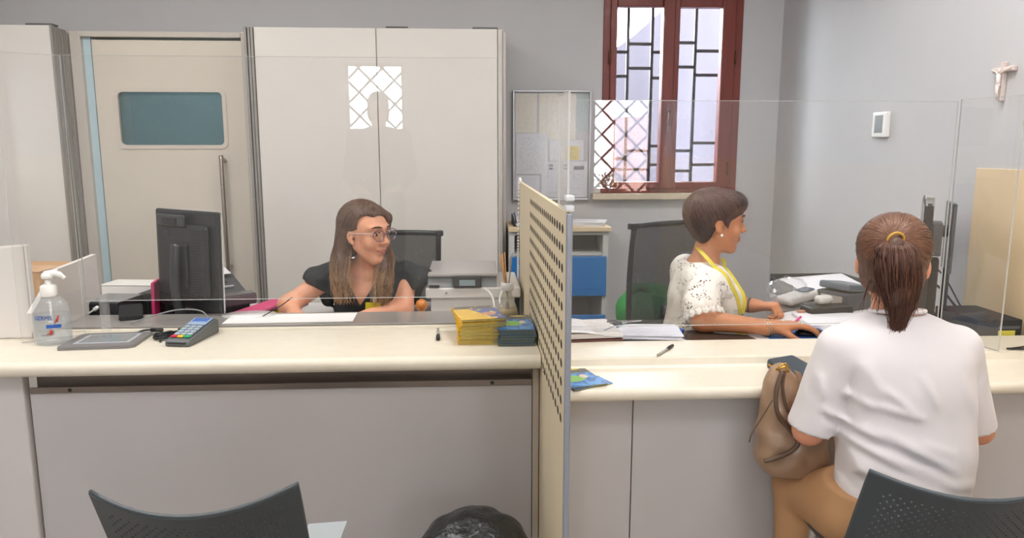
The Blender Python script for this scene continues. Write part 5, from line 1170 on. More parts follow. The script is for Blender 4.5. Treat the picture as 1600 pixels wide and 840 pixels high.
# trousers
S = SDF((.72, 1.55, .03), (1.36, 2.06, .60), .008)
S.loft([(.40, 1.065, 1.71, .155, .13), (.47, 1.065, 1.705, .178, .14), (.56, 1.065, 1.71, .165, .125)], k=.03)
S.chain([(.985, 1.73, .470), (.938, 1.94, .455)], [.098, .074], k=.04); S.chain([(.938, 1.94, .455), (.93, 1.90, .11)], [.074, .060], k=.02)
S.chain([(1.14, 1.73, .470), (1.20, 1.94, .455)], [.098, .074], k=.04); S.chain([(1.20, 1.94, .455), (1.20, 1.90, .11)], [.074, .060], k=.02)
S.folds([((.90, 1.68, .50), (.84, 1.80, .42), .010, .005), ((.93, 1.66, .53), (.88, 1.84, .54), .010, .004), ((.80, 1.88, .40), (.86, 1.85, .36), .009, .005), ((.80, 1.87, .46), (.90, 1.80, .40), .009, .004)])
S.mesh('trousers', mat('tan_trousers', 'B58A62', .8, vary=.05, bump=.0003, bscale=300), cu)
for x in (.93, 1.20):
    b = MB(); b.bb(x - .045, x + .05, 1.86, 2.03, .0, .05, bev=.02, seg=3); b.build('shoe', M_wht, cu, world=True)
# hair: cap and ponytail
S = SDF((.93, 1.58, .90), (1.20, 1.92, 1.26), .0045)
T = lambda *p: TP(HM, p); R = HM[:3, :3]
S.ell(T(0, -.018, .040), (.0865, .103, .088), R); S.ell(T(0, -.050, -.008), (.068, .062, .066), R, k=.03); S.cone(T(-.04, -.03, -.045), T(.04, -.03, -.045), .030, .030, k=.03)
S.ell(T(0, .105, -.03), (.11, .07, .11), R, k=.01, op='sub')
for s_ in (-1, 1): S.ell(T(s_ * .088, .006, -.014), (.024, .034, .040), R, k=.01, op='sub')
root = np.array(T(-.004, -.118, .062)); 
Wd = np.array([0, 0, -1.0])
PT = [root, root + np.array([-.012, -.030, -.012]), root + np.array([-.012, -.040, -.055]), root + np.array([-.002, -.038, -.115]), root + np.array([.010, -.030, -.165]), root + np.array([.012, -.022, -.225])]
S.chain([tuple(p) for p in PT], [.012, .017, .032, .031, .016, .006], k=.012)
def groove(X, Y, Z):
    a = np.arctan2(X - root[0], Z - root[2]) ; d_ = np.sqrt((X - root[0]) ** 2 + (Y - root[1]) ** 2 + (Z - root[2]) ** 2)
    return .0011 * np.sin(a * 34 + 5 * d_ * 10) + .0008 * np.sin(a * 61 + 2)
S.bump(groove)
S.mesh('hair', hairmat('hair_brown', '5E4236', .40), cu)
paths = []
o = np.array(HM[:3, 3]); Rm = HM[:3, :3]
for i in range(1300):   # combed back over the skull to the band
    ph = random.uniform(0, 2 * PI); th = random.uniform(.45, 1.55) if i % 3 else random.uniform(.2, 1.0)
    st = np.array([math.sin(ph) * .0865 * 1, 0, 0]); P = []
    # direction on skull ellipsoid in local coordinates around the band axis
    ax0 = np.array([-.03, -.93, .25]); ax0 /= np.linalg.norm(ax0); u = np.cross(ax0, [0, 0, 1.0]); u /= np.linalg.norm(u); v = np.cross(u, ax0)
    for q in range(9):
        t = q / 8; ang = (1 - t) * (th + .15) + .10 * t; dr = ax0 * math.cos(ang) + (u * math.cos(ph) + v * math.sin(ph)) * math.sin(ang)
        r_ = 1.0 + .012 * math.sin(3 * t * PI + i); p = np.array([0, -.018, .040]) + dr * np.array([.0872, .1042, .0888]) * r_
        if dr[2] < -.2: p += np.array([0, -.004, 0])
        P.append(p)
    if P[0][1] > .045 or (abs(P[0][0]) > .07 and P[0][2] < .02 and P[0][1] > -.03) or P[0][2] < -.062: continue
    paths.append([tuple(TP(HM, p)) for p in P])
n_cap = len(paths)
for i in range(1200):   # ponytail locks
    a = random.uniform(0, 2 * PI); w_ = random.random() ** .5; ln = random.uniform(.72, 1.08); P = []; j = np.array([random.uniform(-1, 1) for _ in range(3)])
    for q in range(12):
        t = q / 11; s_ = min(t * ln * 5, 4.999); k_ = int(s_); f_ = s_ - k_; c = PT[k_] * (1 - f_) + PT[k_ + 1] * f_
        rr = (.006 + .040 * math.sin(min(1, t * 1.12) * PI) ** .9) * w_ * 1.10 + .003
        wv = .006 * math.sin(t * 9 + i) * t
        P.append((c[0] + rr * math.cos(a) + wv + .012 * j[0] * t * t, c[1] + rr * math.sin(a) * .8 + .004 * j[1] * t, c[2] + .006 * j[2] * t))
    paths.append(P)
for i in range(60):   # loose wisps at the nape
    x = random.uniform(-.055, .055); P = [TP(HM, (x, -.078, -.045)), TP(HM, (x * 1.1, -.085, -.075)), TP(HM, (x * 1.2 + random.uniform(-.01, .01), -.078, -.105 - random.random() * .02))]; paths.append([tuple(p) for p in P])
shade = [random.random() for _ in paths]
strands('hair_locks', paths, M_hattr, cu, .0010, cols=lambda i, t: lerpc('6B4A3A', '8F6650', shade[i]) if i < n_cap else lerpc('4A3028', '764E3C', shade[i] * (1 - .3 * t)))
b = MB(); b.tube([tuple(root + np.array([.019 * math.cos(a) - .002, -.010 - .004 * math.sin(a), .016 * math.sin(a) + .001])) for a in [k * PI / 8 for k in range(16)]], .0035, 8, closed=True); b.build('hair_band', mat('band_yellow', 'C99A3C', .6), cu, world=True)
# ------------------------------------------------------------------ her handbag and wallet
bg_ = thing('handbag', 'slouchy tan leather handbag resting on the lap beside the customer in white', 'handbag', (.87, 1.93, .55), 0)
S = SDF((.74, 1.80, .50), (1.02, 2.02, .84), .0055)
S.loft([(.515, .885, 1.895, .080, .048), (.55, .885, 1.895, .098, .058), (.60, .882, 1.90, .098, .060), (.68, .866, 1.905, .074, .050), (.74, .855, 1.91, .058, .040), (.785, .850, 1.915, .042, .026), (.815, .842, 1.918, .024, .014)], pw=2.6)
S.folds([((.80, 1.85, .72), (.90, 1.85, .64), .012, .008), ((.82, 1.85, .62), (.90, 1.83, .55), .013, .008), ((.86, 1.84, .70), (.93, 1.85, .60), .012, -.008), ((.80, 1.86, .66), (.85, 1.84, .58), .010, -.006), ((.84, 1.88, .80), (.90, 1.86, .68), .008, .006), ((.90, 1.84, .58), (.97, 1.86, .62), .010, .007)])
S.bump(lambda X, Y, Z: .0035 * np.sin(X * 60 + Z * 35) * np.sin(Z * 50 - X * 25) + .002 * np.sin(X * 95 - Z * 70))
M_lea = mat('tan_leather', '9C7F66', .42, vary=.08, vscale=8, bump=.0003, bscale=220, coat=.15); M_ledk = mat('leather_edge', '5E4838', .5)
S.mesh('bag_body', M_lea, bg_)
b = MB(); b.prism([(.868, .812), (.884, .806), (.935, .70), (.915, .70)], 1.872, 1.879, 'y'); b.build('flap', mat('leather_light', 'AE9078', .45), bg_, world=True)
b = MB(); b.tube(bez([(.828, 1.862, .815), (.812, 1.855, .76), (.818, 1.85, .70), (.850, 1.845, .66), (.874, 1.84, .625), (.85, 1.835, .598), (.80, 1.835, .578), (.783, 1.84, .572)], 6), .0065, 8); b.build('strap', M_ledk, bg_, world=True)
b = MB(); b.tube(bez([(.835, 1.862, .815), (.830, 1.858, .77), (.845, 1.853, .71), (.872, 1.85, .68)], 6), .0045, 8); b.tube(bez([(.805, 1.86, .735), (.78, 1.86, .69), (.755, 1.86, .645), (.748, 1.86, .618)], 6), .0018, 6); b.build('cord', M_ledk, bg_, world=True)
b = MB(); b.box((.873, 1.838, .645), (.028, .006, .022), rot=rotm(0, .2, 0), bev=.002); b.build('strap_loop', mat('leather_loop', 'A08870', .45), bg_, world=True)
M_gold = mat('gold', 'C9A050', .25, metal=1)
b = MB(); b.tube([(.832 + .013 * math.cos(a), 1.865, .822 + .012 * math.sin(a)) for a in [k * PI / 8 for k in range(16)]], .0028, 8, closed=True); b.tube([(.812, 1.866, .818), (.842, 1.858, .832)], .003, 8); b.tube([(.838, 1.87, .835), (.846, 1.86, .812)], .0035, 8); b.build('ring', M_gold, bg_, world=True)
w_ = thing('wallet', 'dark slate wallet lying on the right counter between the handbag and the customer', 'wallet', (.950, 2.04, .7390), .25)
b = MB(); b.box((0, 0, .020), (.095, .16, .034), rot=rotm(.10, -.06, 0), bev=.010, seg=3); b.build('wallet_body', mat('slate_leather', '3E4850', .4, coat=.2), w_)
b = MB(); b.box((-.0478, 0, .020), (.003, .13, .006), rot=rotm(.10, -.06, 0)); b.build('zip', M_gold, w_)
# ------------------------------------------------------------------ woman in the white lace top (faces right)
w1 = thing('person', 'woman with short dark hair in white lace top, in profile at the right desk', 'person', (.90, 2.80, 0), 0)
HM = fr((.940, 2.765, 1.122), (1, -.13, -.04)); T = lambda *p: TP(HM, p); R = HM[:3, :3]
S = SDF((.66, 2.38, .0), (1.34, 3.06, 1.24), .0065, fine=[(2, .74, .83, .004), (2, .98, 1.24, .004)])
S.loft([(.44, .86, 2.80, .175, .14), (.56, .86, 2.80, .155, .12), (.68, .885, 2.80, .145, .12), (.78, .91, 2.80, .150, .125), (.84, .915, 2.80, .145, .120), (.915, .90, 2.80, .140, .085), (.955, .90, 2.80, .105, .06), (.975, .90, 2.79, .065, .052)], rot=PI / 2)
S.cone((.895, 2.785, .95), (.918, 2.775, 1.05), .053, .050, k=.035); head(S, HM, nose=.5)
S.chain([(.872, 2.695, .900), (.824, 2.530, .798), (1.040, 2.462, .785)], [.040, .039, .026], k=.02)
hand(S, fr((1.055, 2.460, .790), (1, .02, .06)), 1, [.30, .28, .26, .30], spread=1.0, thumb=(.7, .5), tcurl=.4)
S.chain([(.885, 2.90, .900), (.985, 2.955, .795), (1.105, 2.795, .792)], [.050, .040, .027], k=.03)
hand(S, fr((1.112, 2.785, .795), (.85, -.55, .10)), -1, [1.15, 1.15, 1.15, 1.15], spread=.3, thumb=(1.0, .3), tcurl=1.0)
S.chain([(.87, 2.72, .47), (1.20, 2.66, .46)], [.085, .065], k=.04); S.chain([(1.20, 2.66, .46), (1.15, 2.66, .08)], [.06, .04], k=.03)
S.chain([(.87, 2.88, .47), (1.20, 2.92, .46)], [.085, .065], k=.04); S.chain([(1.20, 2.92, .46), (1.15, 2.92, .08)], [.06, .04], k=.03)
S.mesh('body', skin('skin_tanned', 'C98A62'), w1); face_parts(HM, w1, browc=M_brow)
# lace top
def lace_mat():
    m = mat('lace', 'EFEBE2', .85, bump=.0006, bscale=160); N = m.node_tree.nodes; L = m.node_tree.links; bs = N['Principled BSDF']
    tc = N.new('ShaderNodeTexCoord'); v = N.new('ShaderNodeTexVoronoi'); v.inputs['Scale'].default_value = 105; v.feature = 'DISTANCE_TO_EDGE'; n = N.new('ShaderNodeTexNoise'); n.inputs['Scale'].default_value = 26; n.inputs['Detail'].default_value = 3
    wob = N.new('ShaderNodeVectorMath'); wob.operation = 'MULTIPLY_ADD'; wob.inputs[1].default_value = (.03, .03, .03); L.new(n.outputs['Color'], wob.inputs[0]); L.new(tc.outputs['Object'], wob.inputs[2]); L.new(wob.outputs[0], v.inputs['Vector']); L.new(tc.outputs['Object'], n.inputs['Vector'])
    a = N.new('ShaderNodeMath'); a.operation = 'GREATER_THAN'; a.inputs[1].default_value = .20; L.new(v.outputs['Distance'], a.inputs[0])
    c = N.new('ShaderNodeMath'); c.operation = 'GREATER_THAN'; c.inputs[1].default_value = .52; L.new(n.outputs[0], c.inputs[0])
    mu = N.new('ShaderNodeMath'); mu.operation = 'MULTIPLY'; L.new(a.outputs[0], mu.inputs[0]); L.new(c.outputs[0], mu.inputs[1])
    tr = N.new('ShaderNodeBsdfTransparent'); mx = N.new('ShaderNodeMixShader'); L.new(mu.outputs[0], mx.inputs[0]); L.new(bs.outputs[0], mx.inputs[1]); L.new(tr.outputs[0], mx.inputs[2]); L.new(mx.outputs[0], N['Material Output'].inputs[0]); return m
S = SDF((.70, 2.40, .48), (1.14, 3.06, 1.01), .0055)
def lace_rings(e): return [(.48, .87, 2.80, .185 + e, .155 + e), (.60, .88, 2.80, .165 + e, .140 + e), (.70, .90, 2.80, .158 + e, .140 + e), (.78, .917, 2.80, .160 + e, .142 + e), (.84, .917, 2.80, .163 + e, .140 + e), (.90, .905, 2.80, .166 + e, .112 + e), (.945, .895, 2.80, .145 + e, .085 + e), (.972, .892, 2.795, .085 + e, .066 + e)]
S.loft(lace_rings(0), rot=PI / 2, pw=2.2)
S.cone((.872, 2.69, .905), (.832, 2.585, .830), .058, .070, k=.05); S.cone((.872, 2.92, .920), (.94, 2.945, .85), .062, .066, k=.04)
S.half((.836, 2.545, .803), (.10, -.55, -.80), lo=(.70, 2.40, .70), hi=(.95, 2.66, .90))
S.ell((.925, 2.785, 1.02), (.085, .075, .085), k=.008, op='sub')
S.folds([((1.02, 2.68, .90), (1.05, 2.70, .74), .012, .005), ((.80, 2.66, .86), (.84, 2.66, .70), .012, .005), ((.90, 2.63, .84), (.98, 2.65, .76), .012, -.005), ((.86, 2.60, .90), (.90, 2.56, .83), .010, .005), ((.80, 2.62, .86), (.82, 2.54, .82), .010, .004)])
SL = S; S.mesh('lace_top', lace_mat(), w1)
S = SDF((.72, 2.60, .48), (1.10, 3.0, .99), .008); S.loft([(z, x, y, w - .006, d_ - .006) for z, x, y, w, d_ in lace_rings(0)[:-1]], rot=PI / 2, pw=2.2); S.ell((.94, 2.785, 1.0), (.10, .09, .09), k=.01, op='sub'); S.half((1, 2.8, .93), (0, 0, 1)); S.mesh('camisole', mat('camisole_white', 'E8E4DC', .8), w1)
b = MB()
for k in range(17):   # scalloped sleeve hem
    a = 2 * PI * k / 17; c = Vector((.834, 2.548, .806)); u = Vector((1, .1, .0)).normalized(); n_ = Vector((.10, -.55, -.80)).normalized(); v = n_.cross(u).normalized(); u = v.cross(n_); p = c + u * .072 * math.cos(a) + v * .072 * math.sin(a)
    b.ball(p - n_ * .002, (.0145, .0145, .003), 10, Vector((0, 0, 1)).rotation_difference((u * math.cos(a) + v * math.sin(a)).normalized()).to_matrix().to_4x4(), 6)
b.build('scallop_hem', lace_mat(), w1, world=True)
S = SDF((.70, 2.58, .06), (1.30, 3.02, .56), .010); S.loft([(.40, .87, 2.80, .17, .15), (.47, .87, 2.80, .185, .155), (.55, .87, 2.80, .17, .14)], rot=PI / 2)
for y, y2 in ((2.72, 2.66), (2.88, 2.92)): S.chain([(.87, y, .475), (1.20, y2, .465)], [.095, .078], k=.03); S.chain([(1.20, y2, .465), (1.15, y2, .10)], [.076, .055], k=.02)
S.mesh('trousers', mat('dark_trousers', '2C3038', .8), w1)
b = MB(); [b.bb(1.10, 1.30, y - .04, y + .04, 0, .07, bev=.02) for y in (2.66, 2.92)]; b.build('shoes', M_blk, w1, world=True)
# short hair
S = SDF((.78, 2.62, 1.0), (1.10, 2.90, 1.28), .004)
S.ell(T(0, -.022, .046), (.086, .108, .088), R); S.ell(T(0, -.058, .020), (.068, .060, .080), R, k=.03); S.ell(T(0, .055, .078), (.068, .052, .046), R, k=.03); S.cone(T(-.03, -.055, -.05), T(.03, -.055, -.05), .026, .026, k=.03)
S.ell(T(0, .118, -.034), (.12, .078, .088), R, k=.008, op='sub'); S.ell(T(0, .075, -.06), (.12, .060, .070), R, k=.01, op='sub')
for s_ in (-1, 1): S.ell(T(s_ * .088, .000, -.016), (.026, .026, .034), R, k=.01, op='sub'); S.cone(T(s_ * .072, .022, .018), T(s_ * .072, .026, -.008), .010, .005, k=.01)
def g2(X, Y, Z):
    lx = (X - HM[0, 3]) * R[0, 0] + (Y - HM[1, 3]) * R[1, 0]; ly = (X - HM[0, 3]) * R[0, 1] + (Y - HM[1, 3]) * R[1, 1]; lz = Z - HM[2, 3]
    a = np.arctan2(lx, lz - .02); return .0008 * np.sin(a * 46) + .0005 * np.sin(a * 83 + 1)
S.bump(g2); SH = S; S.mesh('hair', hairmat('hair_dark', '3A2624', .40), w1)
paths = []; ax0 = np.array([.05, -.42, .90]); ax0 /= np.linalg.norm(ax0); u_ = np.cross(ax0, [0, 0, 1.0]); u_ /= np.linalg.norm(u_); v_ = np.cross(u_, ax0)
for i in range(2300):
    ph = random.uniform(0, 2 * PI); th0 = random.uniform(0, 1.1); ln = random.uniform(.5, 1.1); P = []; sw = random.uniform(-.1, .1)
    for q in range(10):
        t = q / 9; th = th0 + ln * t; f_ = ph + sw * t; dr = ax0 * math.cos(th) + (u_ * math.cos(f_) + v_ * math.sin(f_)) * math.sin(th)
        P.append(TP(HM, np.array([0, -.020, .040]) + dr * np.array([.089, .118, .094])))
    paths.append(P)
paths = drape(SH, paths, tol=.016)
sh = [random.random() for _ in paths]; strands('hair_locks', paths, M_hattr, w1, .0012, cols=lambda i, t: lerpc('35231F', '6E4C42', sh[i] ** 1.3))
# lanyard, earring, bracelets, ring
def snap(S, p, off=.003):
    p = np.array(p, float)
    def val(q):
        r = []; 
        for k in range(3): a = S.ax[k]; i = int(np.clip(np.searchsorted(a, q[k]) - 1, 0, len(a) - 2)); r.append((i, min(1, max(0, (q[k] - a[i]) / (a[i + 1] - a[i])))))
        return sum(S.F[r[0][0] + i, r[1][0] + j, r[2][0] + k] * (r[0][1] if i else 1 - r[0][1]) * (r[1][1] if j else 1 - r[1][1]) * (r[2][1] if k else 1 - r[2][1]) for i in (0, 1) for j in (0, 1) for k in (0, 1))
    for _ in range(12):
        f = val(p) - off; g = np.array([(val(p + e) - val(p - e)) / .012 for e in np.eye(3) * .006]); n = np.linalg.norm(g)
        if n < .2: break
        p = p - g / n * np.clip(f, -.01, .01)
    return Vector(p)
M_lan = mat('lanyard_yellow', 'D9C832', .6)
def ribbon(pts, wv, name, m, parent, th=.0015, zs=.965):
    P = [snap(SL, p) if p.z < zs else p for p in bez(pts, 6)]; b = MB(); V = []
    for i, p in enumerate(P):
        t = (P[min(i + 1, len(P) - 1)] - P[max(i - 1, 0)]).normalized(); n_ = Vector((0.15, -1, .35)).normalized(); w_ = t.cross(n_).normalized() * wv / 2; n2 = w_.cross(t).normalized() * th
        V.append([b.bm.verts.new(p + w_), b.bm.verts.new(p - w_), b.bm.verts.new(p - w_ + n2), b.bm.verts.new(p + w_ + n2)])
    for A, B in zip(V, V[1:]):
        for k in range(4): b.bm.faces.new((A[k], A[(k + 1) % 4], B[(k + 1) % 4], B[k]))
    b.bm.faces.new(V[0]); b.bm.faces.new(V[-1][::-1]); bmesh.ops.recalc_face_normals(b.bm, faces=b.bm.faces); return b.build(name, m, parent, world=True)
ribbon([(.862, 2.755, 1.030), (.868, 2.720, 1.018), (.888, 2.690, .992), (.925, 2.668, .945), (.965, 2.655, .895), (1.000, 2.650, .845), (1.022, 2.655, .785)], .015, 'lanyard', M_lan, w1)
ribbon([(.965, 2.765, .985), (.985, 2.725, .940), (1.010, 2.700, .885), (1.030, 2.682, .83), (1.035, 2.672, .785)], .015, 'lanyard', M_lan, w1)
b = MB(); b.ball(tuple(TP(HM, (.084, .004, -.038))), .0055, 12, m=8); b.build('earring', mat('pearl', 'F3EFEA', .2), w1, world=True)
for x, o_ in ((1.028, .3), (1.036, .1)):
    b = MB(); b.tube([(x + .004 * math.sin(a * 2), 2.4625 + .0300 * math.cos(a), .7855 + .0295 * math.sin(a)) for a in [k * PI / 12 for k in range(24)]], .0015, 6, closed=True); b.build('bracelet', mat('silver', 'D6CDB8', .25, metal=1), w1, world=True)
b = MB(); b.tube([(1.103 + .0 * a, 2.4680 + .0, .79) for a in (0, 1)], .001, 4); b.bm.clear(); b.tube([(1.148, 2.470 + .0115 * math.cos(a), .796 + .0115 * math.sin(a)) for a in [k * PI / 8 for k in range(16)]], .0014, 6, closed=True); b.build('finger_ring', M_gold, w1, world=True)
b = MB(); cM = Matrix([list(r) for r in fr((1.098, 2.800, .793), (.85, -.55, 0))]); b.M = cM; b.tube([(.0265 * math.cos(a), 0, .0255 * math.sin(a)) for a in [k * PI / 12 for k in range(24)]], .006, 8, closed=True); b.build('watch_strap', mat('dark_bracelet', '4E4A48', .4), w1, world=True)
# ------------------------------------------------------------------ woman in the black top (left desk)
w2 = thing('person', 'woman with long brown hair and glasses in a black V-neck top at the left desk', 'person', (-.42, 3.08, 0), 0)
HM = fr((-.422, 3.0, 1.063), (.79, -.61, -.02), s=1.07); T = lambda *p: TP(HM, p); R = HM[:3, :3] / 1.07 ** 2
S = SDF((-.86, 2.66, .0), (-.08, 3.30, 1.20), .0065, fine=[(2, .72, .80, .0045), (2, .93, 1.20, .004)])
S.loft([(.44, -.42, 3.12, .175, .14), (.56, -.42, 3.10, .150, .12), (.66, -.42, 3.09, .135, .105), (.76, -.42, 3.075, .145, .115), (.82, -.42, 3.065, .155, .115), (.88, -.42, 3.06, .160, .085), (.915, -.42, 3.055, .150, .065), (.94, -.42, 3.05, .085, .052), (.955, -.42, 3.05, .055, .048)])
S.cone((-.42, 3.05, .93), (-.420, 3.018, 1.02), .047, .047, k=.03); head(S, HM)
S.cone((-.50, 3.005, .905), (-.43, 2.99, .895), .010, .010, k=.02); S.cone((-.35, 3.005, .905), (-.41, 2.99, .895), .010, .010, k=.02)
S.chain([(-.570, 3.05, .890), (-.738, 2.975, .778), (-.680, 2.87, .753)], [.046, .038, .025], k=.03)
hand(S, fr((-.676, 2.862, .754), (.75, -.5, -.03)), -1, [.5, .55, .6, .6], spread=.4, tcurl=.5)
S.chain([(-.262, 3.05, .895), (-.275, 2.965, .760), (-.40, 2.90, .749)], [.042, .036, .025], k=.03)
hand(S, fr((-.41, 2.896, .749), (-1, -.25, -.03)), 1, [.4, .45, .5, .5], spread=.4, tcurl=.5)
for s_ in (-1, 1): S.chain([(-.42 + s_ * .09, 3.08, .47), (-.42 + s_ * .11, 2.76, .46)], [.085, .065], k=.03); S.chain([(-.42 + s_ * .11, 2.76, .46), (-.42 + s_ * .11, 2.80, .08)], [.06, .04], k=.02)
S.mesh('body', skin('skin_fair', 'DDA284'), w2); face_parts(HM, w2)
M_bt = mat('black_top', '20262A', .75, bump=.0004, bscale=40)
S = SDF((-.72, 2.86, .44), (-.12, 3.30, .99), .0055)
S.loft([(.44, -.42, 3.12, .185, .15), (.56, -.42, 3.10, .162, .132), (.66, -.42, 3.09, .148, .118), (.76, -.42, 3.075, .157, .128), (.82, -.42, 3.065, .166, .127), (.88, -.42, 3.06, .172, .098), (.92, -.42, 3.055, .158, .078), (.95, -.42, 3.052, .085, .062)], pw=2.2)
def vneck(X, Y, Z):
    d = np.maximum(np.maximum(np.abs(X + .445) * .88 - (Z - .775) * .46, Y - 3.055), -(Z - .77)); return np.zeros_like(d)
sl, X, Y, Z = S.reg([a[0] for a in S.ax], [a[-1] for a in S.ax]); dv = np.maximum(np.abs(X + .448 - (Z - .775) * .12) * .90 - (Z - .775) * .50, Y - 3.05); S.put(sl, dv.astype(np.float32), .004, 'sub')
S.ell((-.42, 3.03, .98), (.066, .07, .05), k=.01, op='sub')
for sx in (-1, 1):
    cx = -.42 + sx * .150; ex = -.42 + sx * .205
    S.cone((cx, 3.05, .900), (ex, 3.03, .868), .046, .062, k=.03); S.half((ex + sx * .012, 3.03, .845), (sx * .55, -.15, -.85), lo=(min(cx, ex + sx * .09), 2.9, .76), hi=(max(cx, ex + sx * .09), 3.16, .93))
    S.cone((-.42 + sx * .195, 3.065, .86), (-.42 + sx * .175, 3.06, .78), .040, .028, k=.02)
S.folds([((-.50, 2.96, .86), (-.52, 2.95, .74), .011, .004), ((-.34, 2.96, .86), (-.32, 2.95, .74), .011, .004), ((-.56, 3.0, .92), (-.63, 2.98, .86), .008, .006), ((-.60, 3.02, .92), (-.65, 3.03, .85), .008, -.005), ((-.27, 3.0, .92), (-.20, 2.98, .86), .008, .006), ((-.24, 3.0, .91), (-.19, 3.02, .84), .008, -.005), ((-.46, 2.95, .74), (-.38, 2.95, .70), .010, .004)])
S.bump(lambda X, Y, Z: .004 * np.sin((Y - 3.05) * 130 + Z * 30) * np.clip((np.abs(X + .42) - .185) / .04, 0, 1) * np.clip((Z - .80) / .02, 0, 1))
S.mesh('top', M_bt, w2)
S = SDF((-.66, 2.64, .06), (-.18, 3.32, .56), .010); S.loft([(.40, -.42, 3.12, .17, .15), (.47, -.42, 3.12, .185, .155), (.55, -.42, 3.11, .165, .135)])
for s_ in (-1, 1): S.chain([(-.42 + s_ * .09, 3.08, .475), (-.42 + s_ * .11, 2.76, .465)], [.095, .076], k=.03); S.chain([(-.42 + s_ * .11, 2.76, .465), (-.42 + s_ * .11, 2.80, .10)], [.074, .055], k=.02)
S.mesh('trousers', mat('dark_trousers', '2C3038', .8), w2)
b = MB(); [b.bb(-.42 + s_ * .11 - .04, -.42 + s_ * .11 + .04, 2.66, 2.86, 0, .07, bev=.02) for s_ in (-1, 1)]; b.build('shoes', M_blk, w2, world=True)
# hair
S = SDF((-.62, 2.86, .76), (-.22, 3.16, 1.21), .0045)
S.ell(T(0, -.022, .042), (.083, .102, .086), R); S.ell(T(0, -.055, -.01), (.076, .055, .075), R, k=.03)
S.ell(T(0, .114, -.020), (.12, .090, .108), R, k=.006, op='sub'); S.ell(T(.055, .062, .040), (.034, .040, .040), R, k=.008, op='sub')
S.cone((-.50, 3.085, .99), (-.36, 3.085, .99), .032, .032, k=.03)
S.ell(T(.082, .030, -.025), (.045, .048, .048), R, k=.008, op='sub')
S.cone(T(.012, .046, .108), T(-.062, .048, .064), .010, .018, k=.02); S.cone(T(-.068, .048, .055), T(-.080, .015, -.03), .018, .020, k=.02)
S.chain([T(.062, -.045, .0), (-.512, 2.985, 1.03), (-.520, 2.965, .95), (-.512, 2.930, .88), (-.500, 2.915, .81)], [.026, .029, .027, .018, .006], k=.02)
S.chain([T(-.070, -.030, -.01), (-.352, 3.0, .99), (-.345, 2.965, .93), (-.352, 2.935, .87), (-.365, 2.925, .80)], [.026, .026, .025, .017, .006], k=.02)
S.bump(lambda X, Y, Z: .0013 * np.sin((X * .8 + Y) * 420 + np.sin(Z * 22) * 2) + .0008 * np.sin((X - Y) * 700 + Z * 18))
SH2 = S; S.mesh('hair', hairmat('hair_long', '5E463A', .42), w2)
paths = []; rootT = []
def capP(dr, e=1.0): return np.array([0, -.022, .042]) + np.array(dr) * np.array([.084, .103, .087]) * e
for i in range(1900):
    side = 1 if i % 2 else -1; y0 = random.uniform(-.085, .075) if side < 0 else random.uniform(-.085, .062)
    P = []; tgt = random.random()
    if side > 0: ang = random.uniform(.0, .5)
    for q in range(7):   # down over the skull
        t = q / 6; th = -.08 * 1 + t * 1.62; yy = y0 / .103 * (1 - .5 * t) - (.42 * t if side > 0 else .30 * t); yy = max(-.95, min(.93, yy)); c = math.sqrt(1 - yy * yy)
        P.append(TP(HM, capP((side * math.sin(th) * c, yy, math.cos(th) * c), 1.10 + .012 * math.sin(i + 5 * t))))
    if side > 0: G = [(-.512, 2.985, 1.02), (-.520, 2.962, .95), (-.512, 2.928, .88), (-.500, 2.912, .80)]; W_ = (.036, .040, .040, .036)
    else: G = [(-.350, 2.995, .99), (-.345, 2.960, .93), (-.352, 2.930, .87), (-.366, 2.918, .79)]; W_ = (.032, .036, .038, .036)
    j1, j2 = random.uniform(-1, 1), random.uniform(-1, 1); cut = random.uniform(.55, 1.12)
    if random.random() < .25: G = G[:3]
    for g, wv in zip(G, W_): P.append(np.array(g) + np.array([j1 * wv, j2 * wv * .6 - .004, random.uniform(-.01, .01)]))
    P = [tuple(p) for p in bez([tuple(p) for p in P], 3)]; P = P[:max(16, int(len(P) * min(1, .72 + .4 * random.random())))]; z0 = P[-1][2]
    for n_ in range(len(P)): p = P[n_]; f_ = max(0, (1.0 - p[2]) / .2); P[n_] = (p[0] + .011 * math.sin(p[2] * 42 + i * .35) * f_, p[1], p[2])
    paths.append(P)
ax0 = np.array([-.10, .10, .98]); ax0 /= np.linalg.norm(ax0); u_ = np.cross(ax0, [0, 1.0, 0]); u_ /= np.linalg.norm(u_); v_ = np.cross(u_, ax0)
for i in range(1700):
    ph = random.uniform(0, 2 * PI); th0 = random.uniform(.0, 1.2); P = []
    for q in range(10):
        t = q / 9; th = th0 + .8 * t; dr = ax0 * math.cos(th) + (u_ * math.cos(ph + .2 * t) + v_ * math.sin(ph + .2 * t)) * math.sin(th); P.append(TP(HM, np.array([0, -.020, .045]) + dr * np.array([.086, .108, .090])))
    if P[4][2] > HM[2, 3] - .02: paths.append(P)
paths = drape(SH2, paths, fade=(1.06, 1.0), tol=.022)
sh = [random.random() for _ in paths]
def lc(i, t):
    z = paths[i][min(int(t * (len(paths[i]) - 1)), len(paths[i]) - 1)][2]; f = min(1, max(0, (1.05 - z) / .2)) * (.45 + .55 * sh[i]); a = lerpc('4E3A30', '7A5E4C', sh[i]); b_ = lerpc('A47A50', 'DDB486', sh[i]); return tuple(a[k] + (b_[k] - a[k]) * f for k in range(3))
strands('hair_locks', paths, M_hattr, w2, .0011, cols=lc)
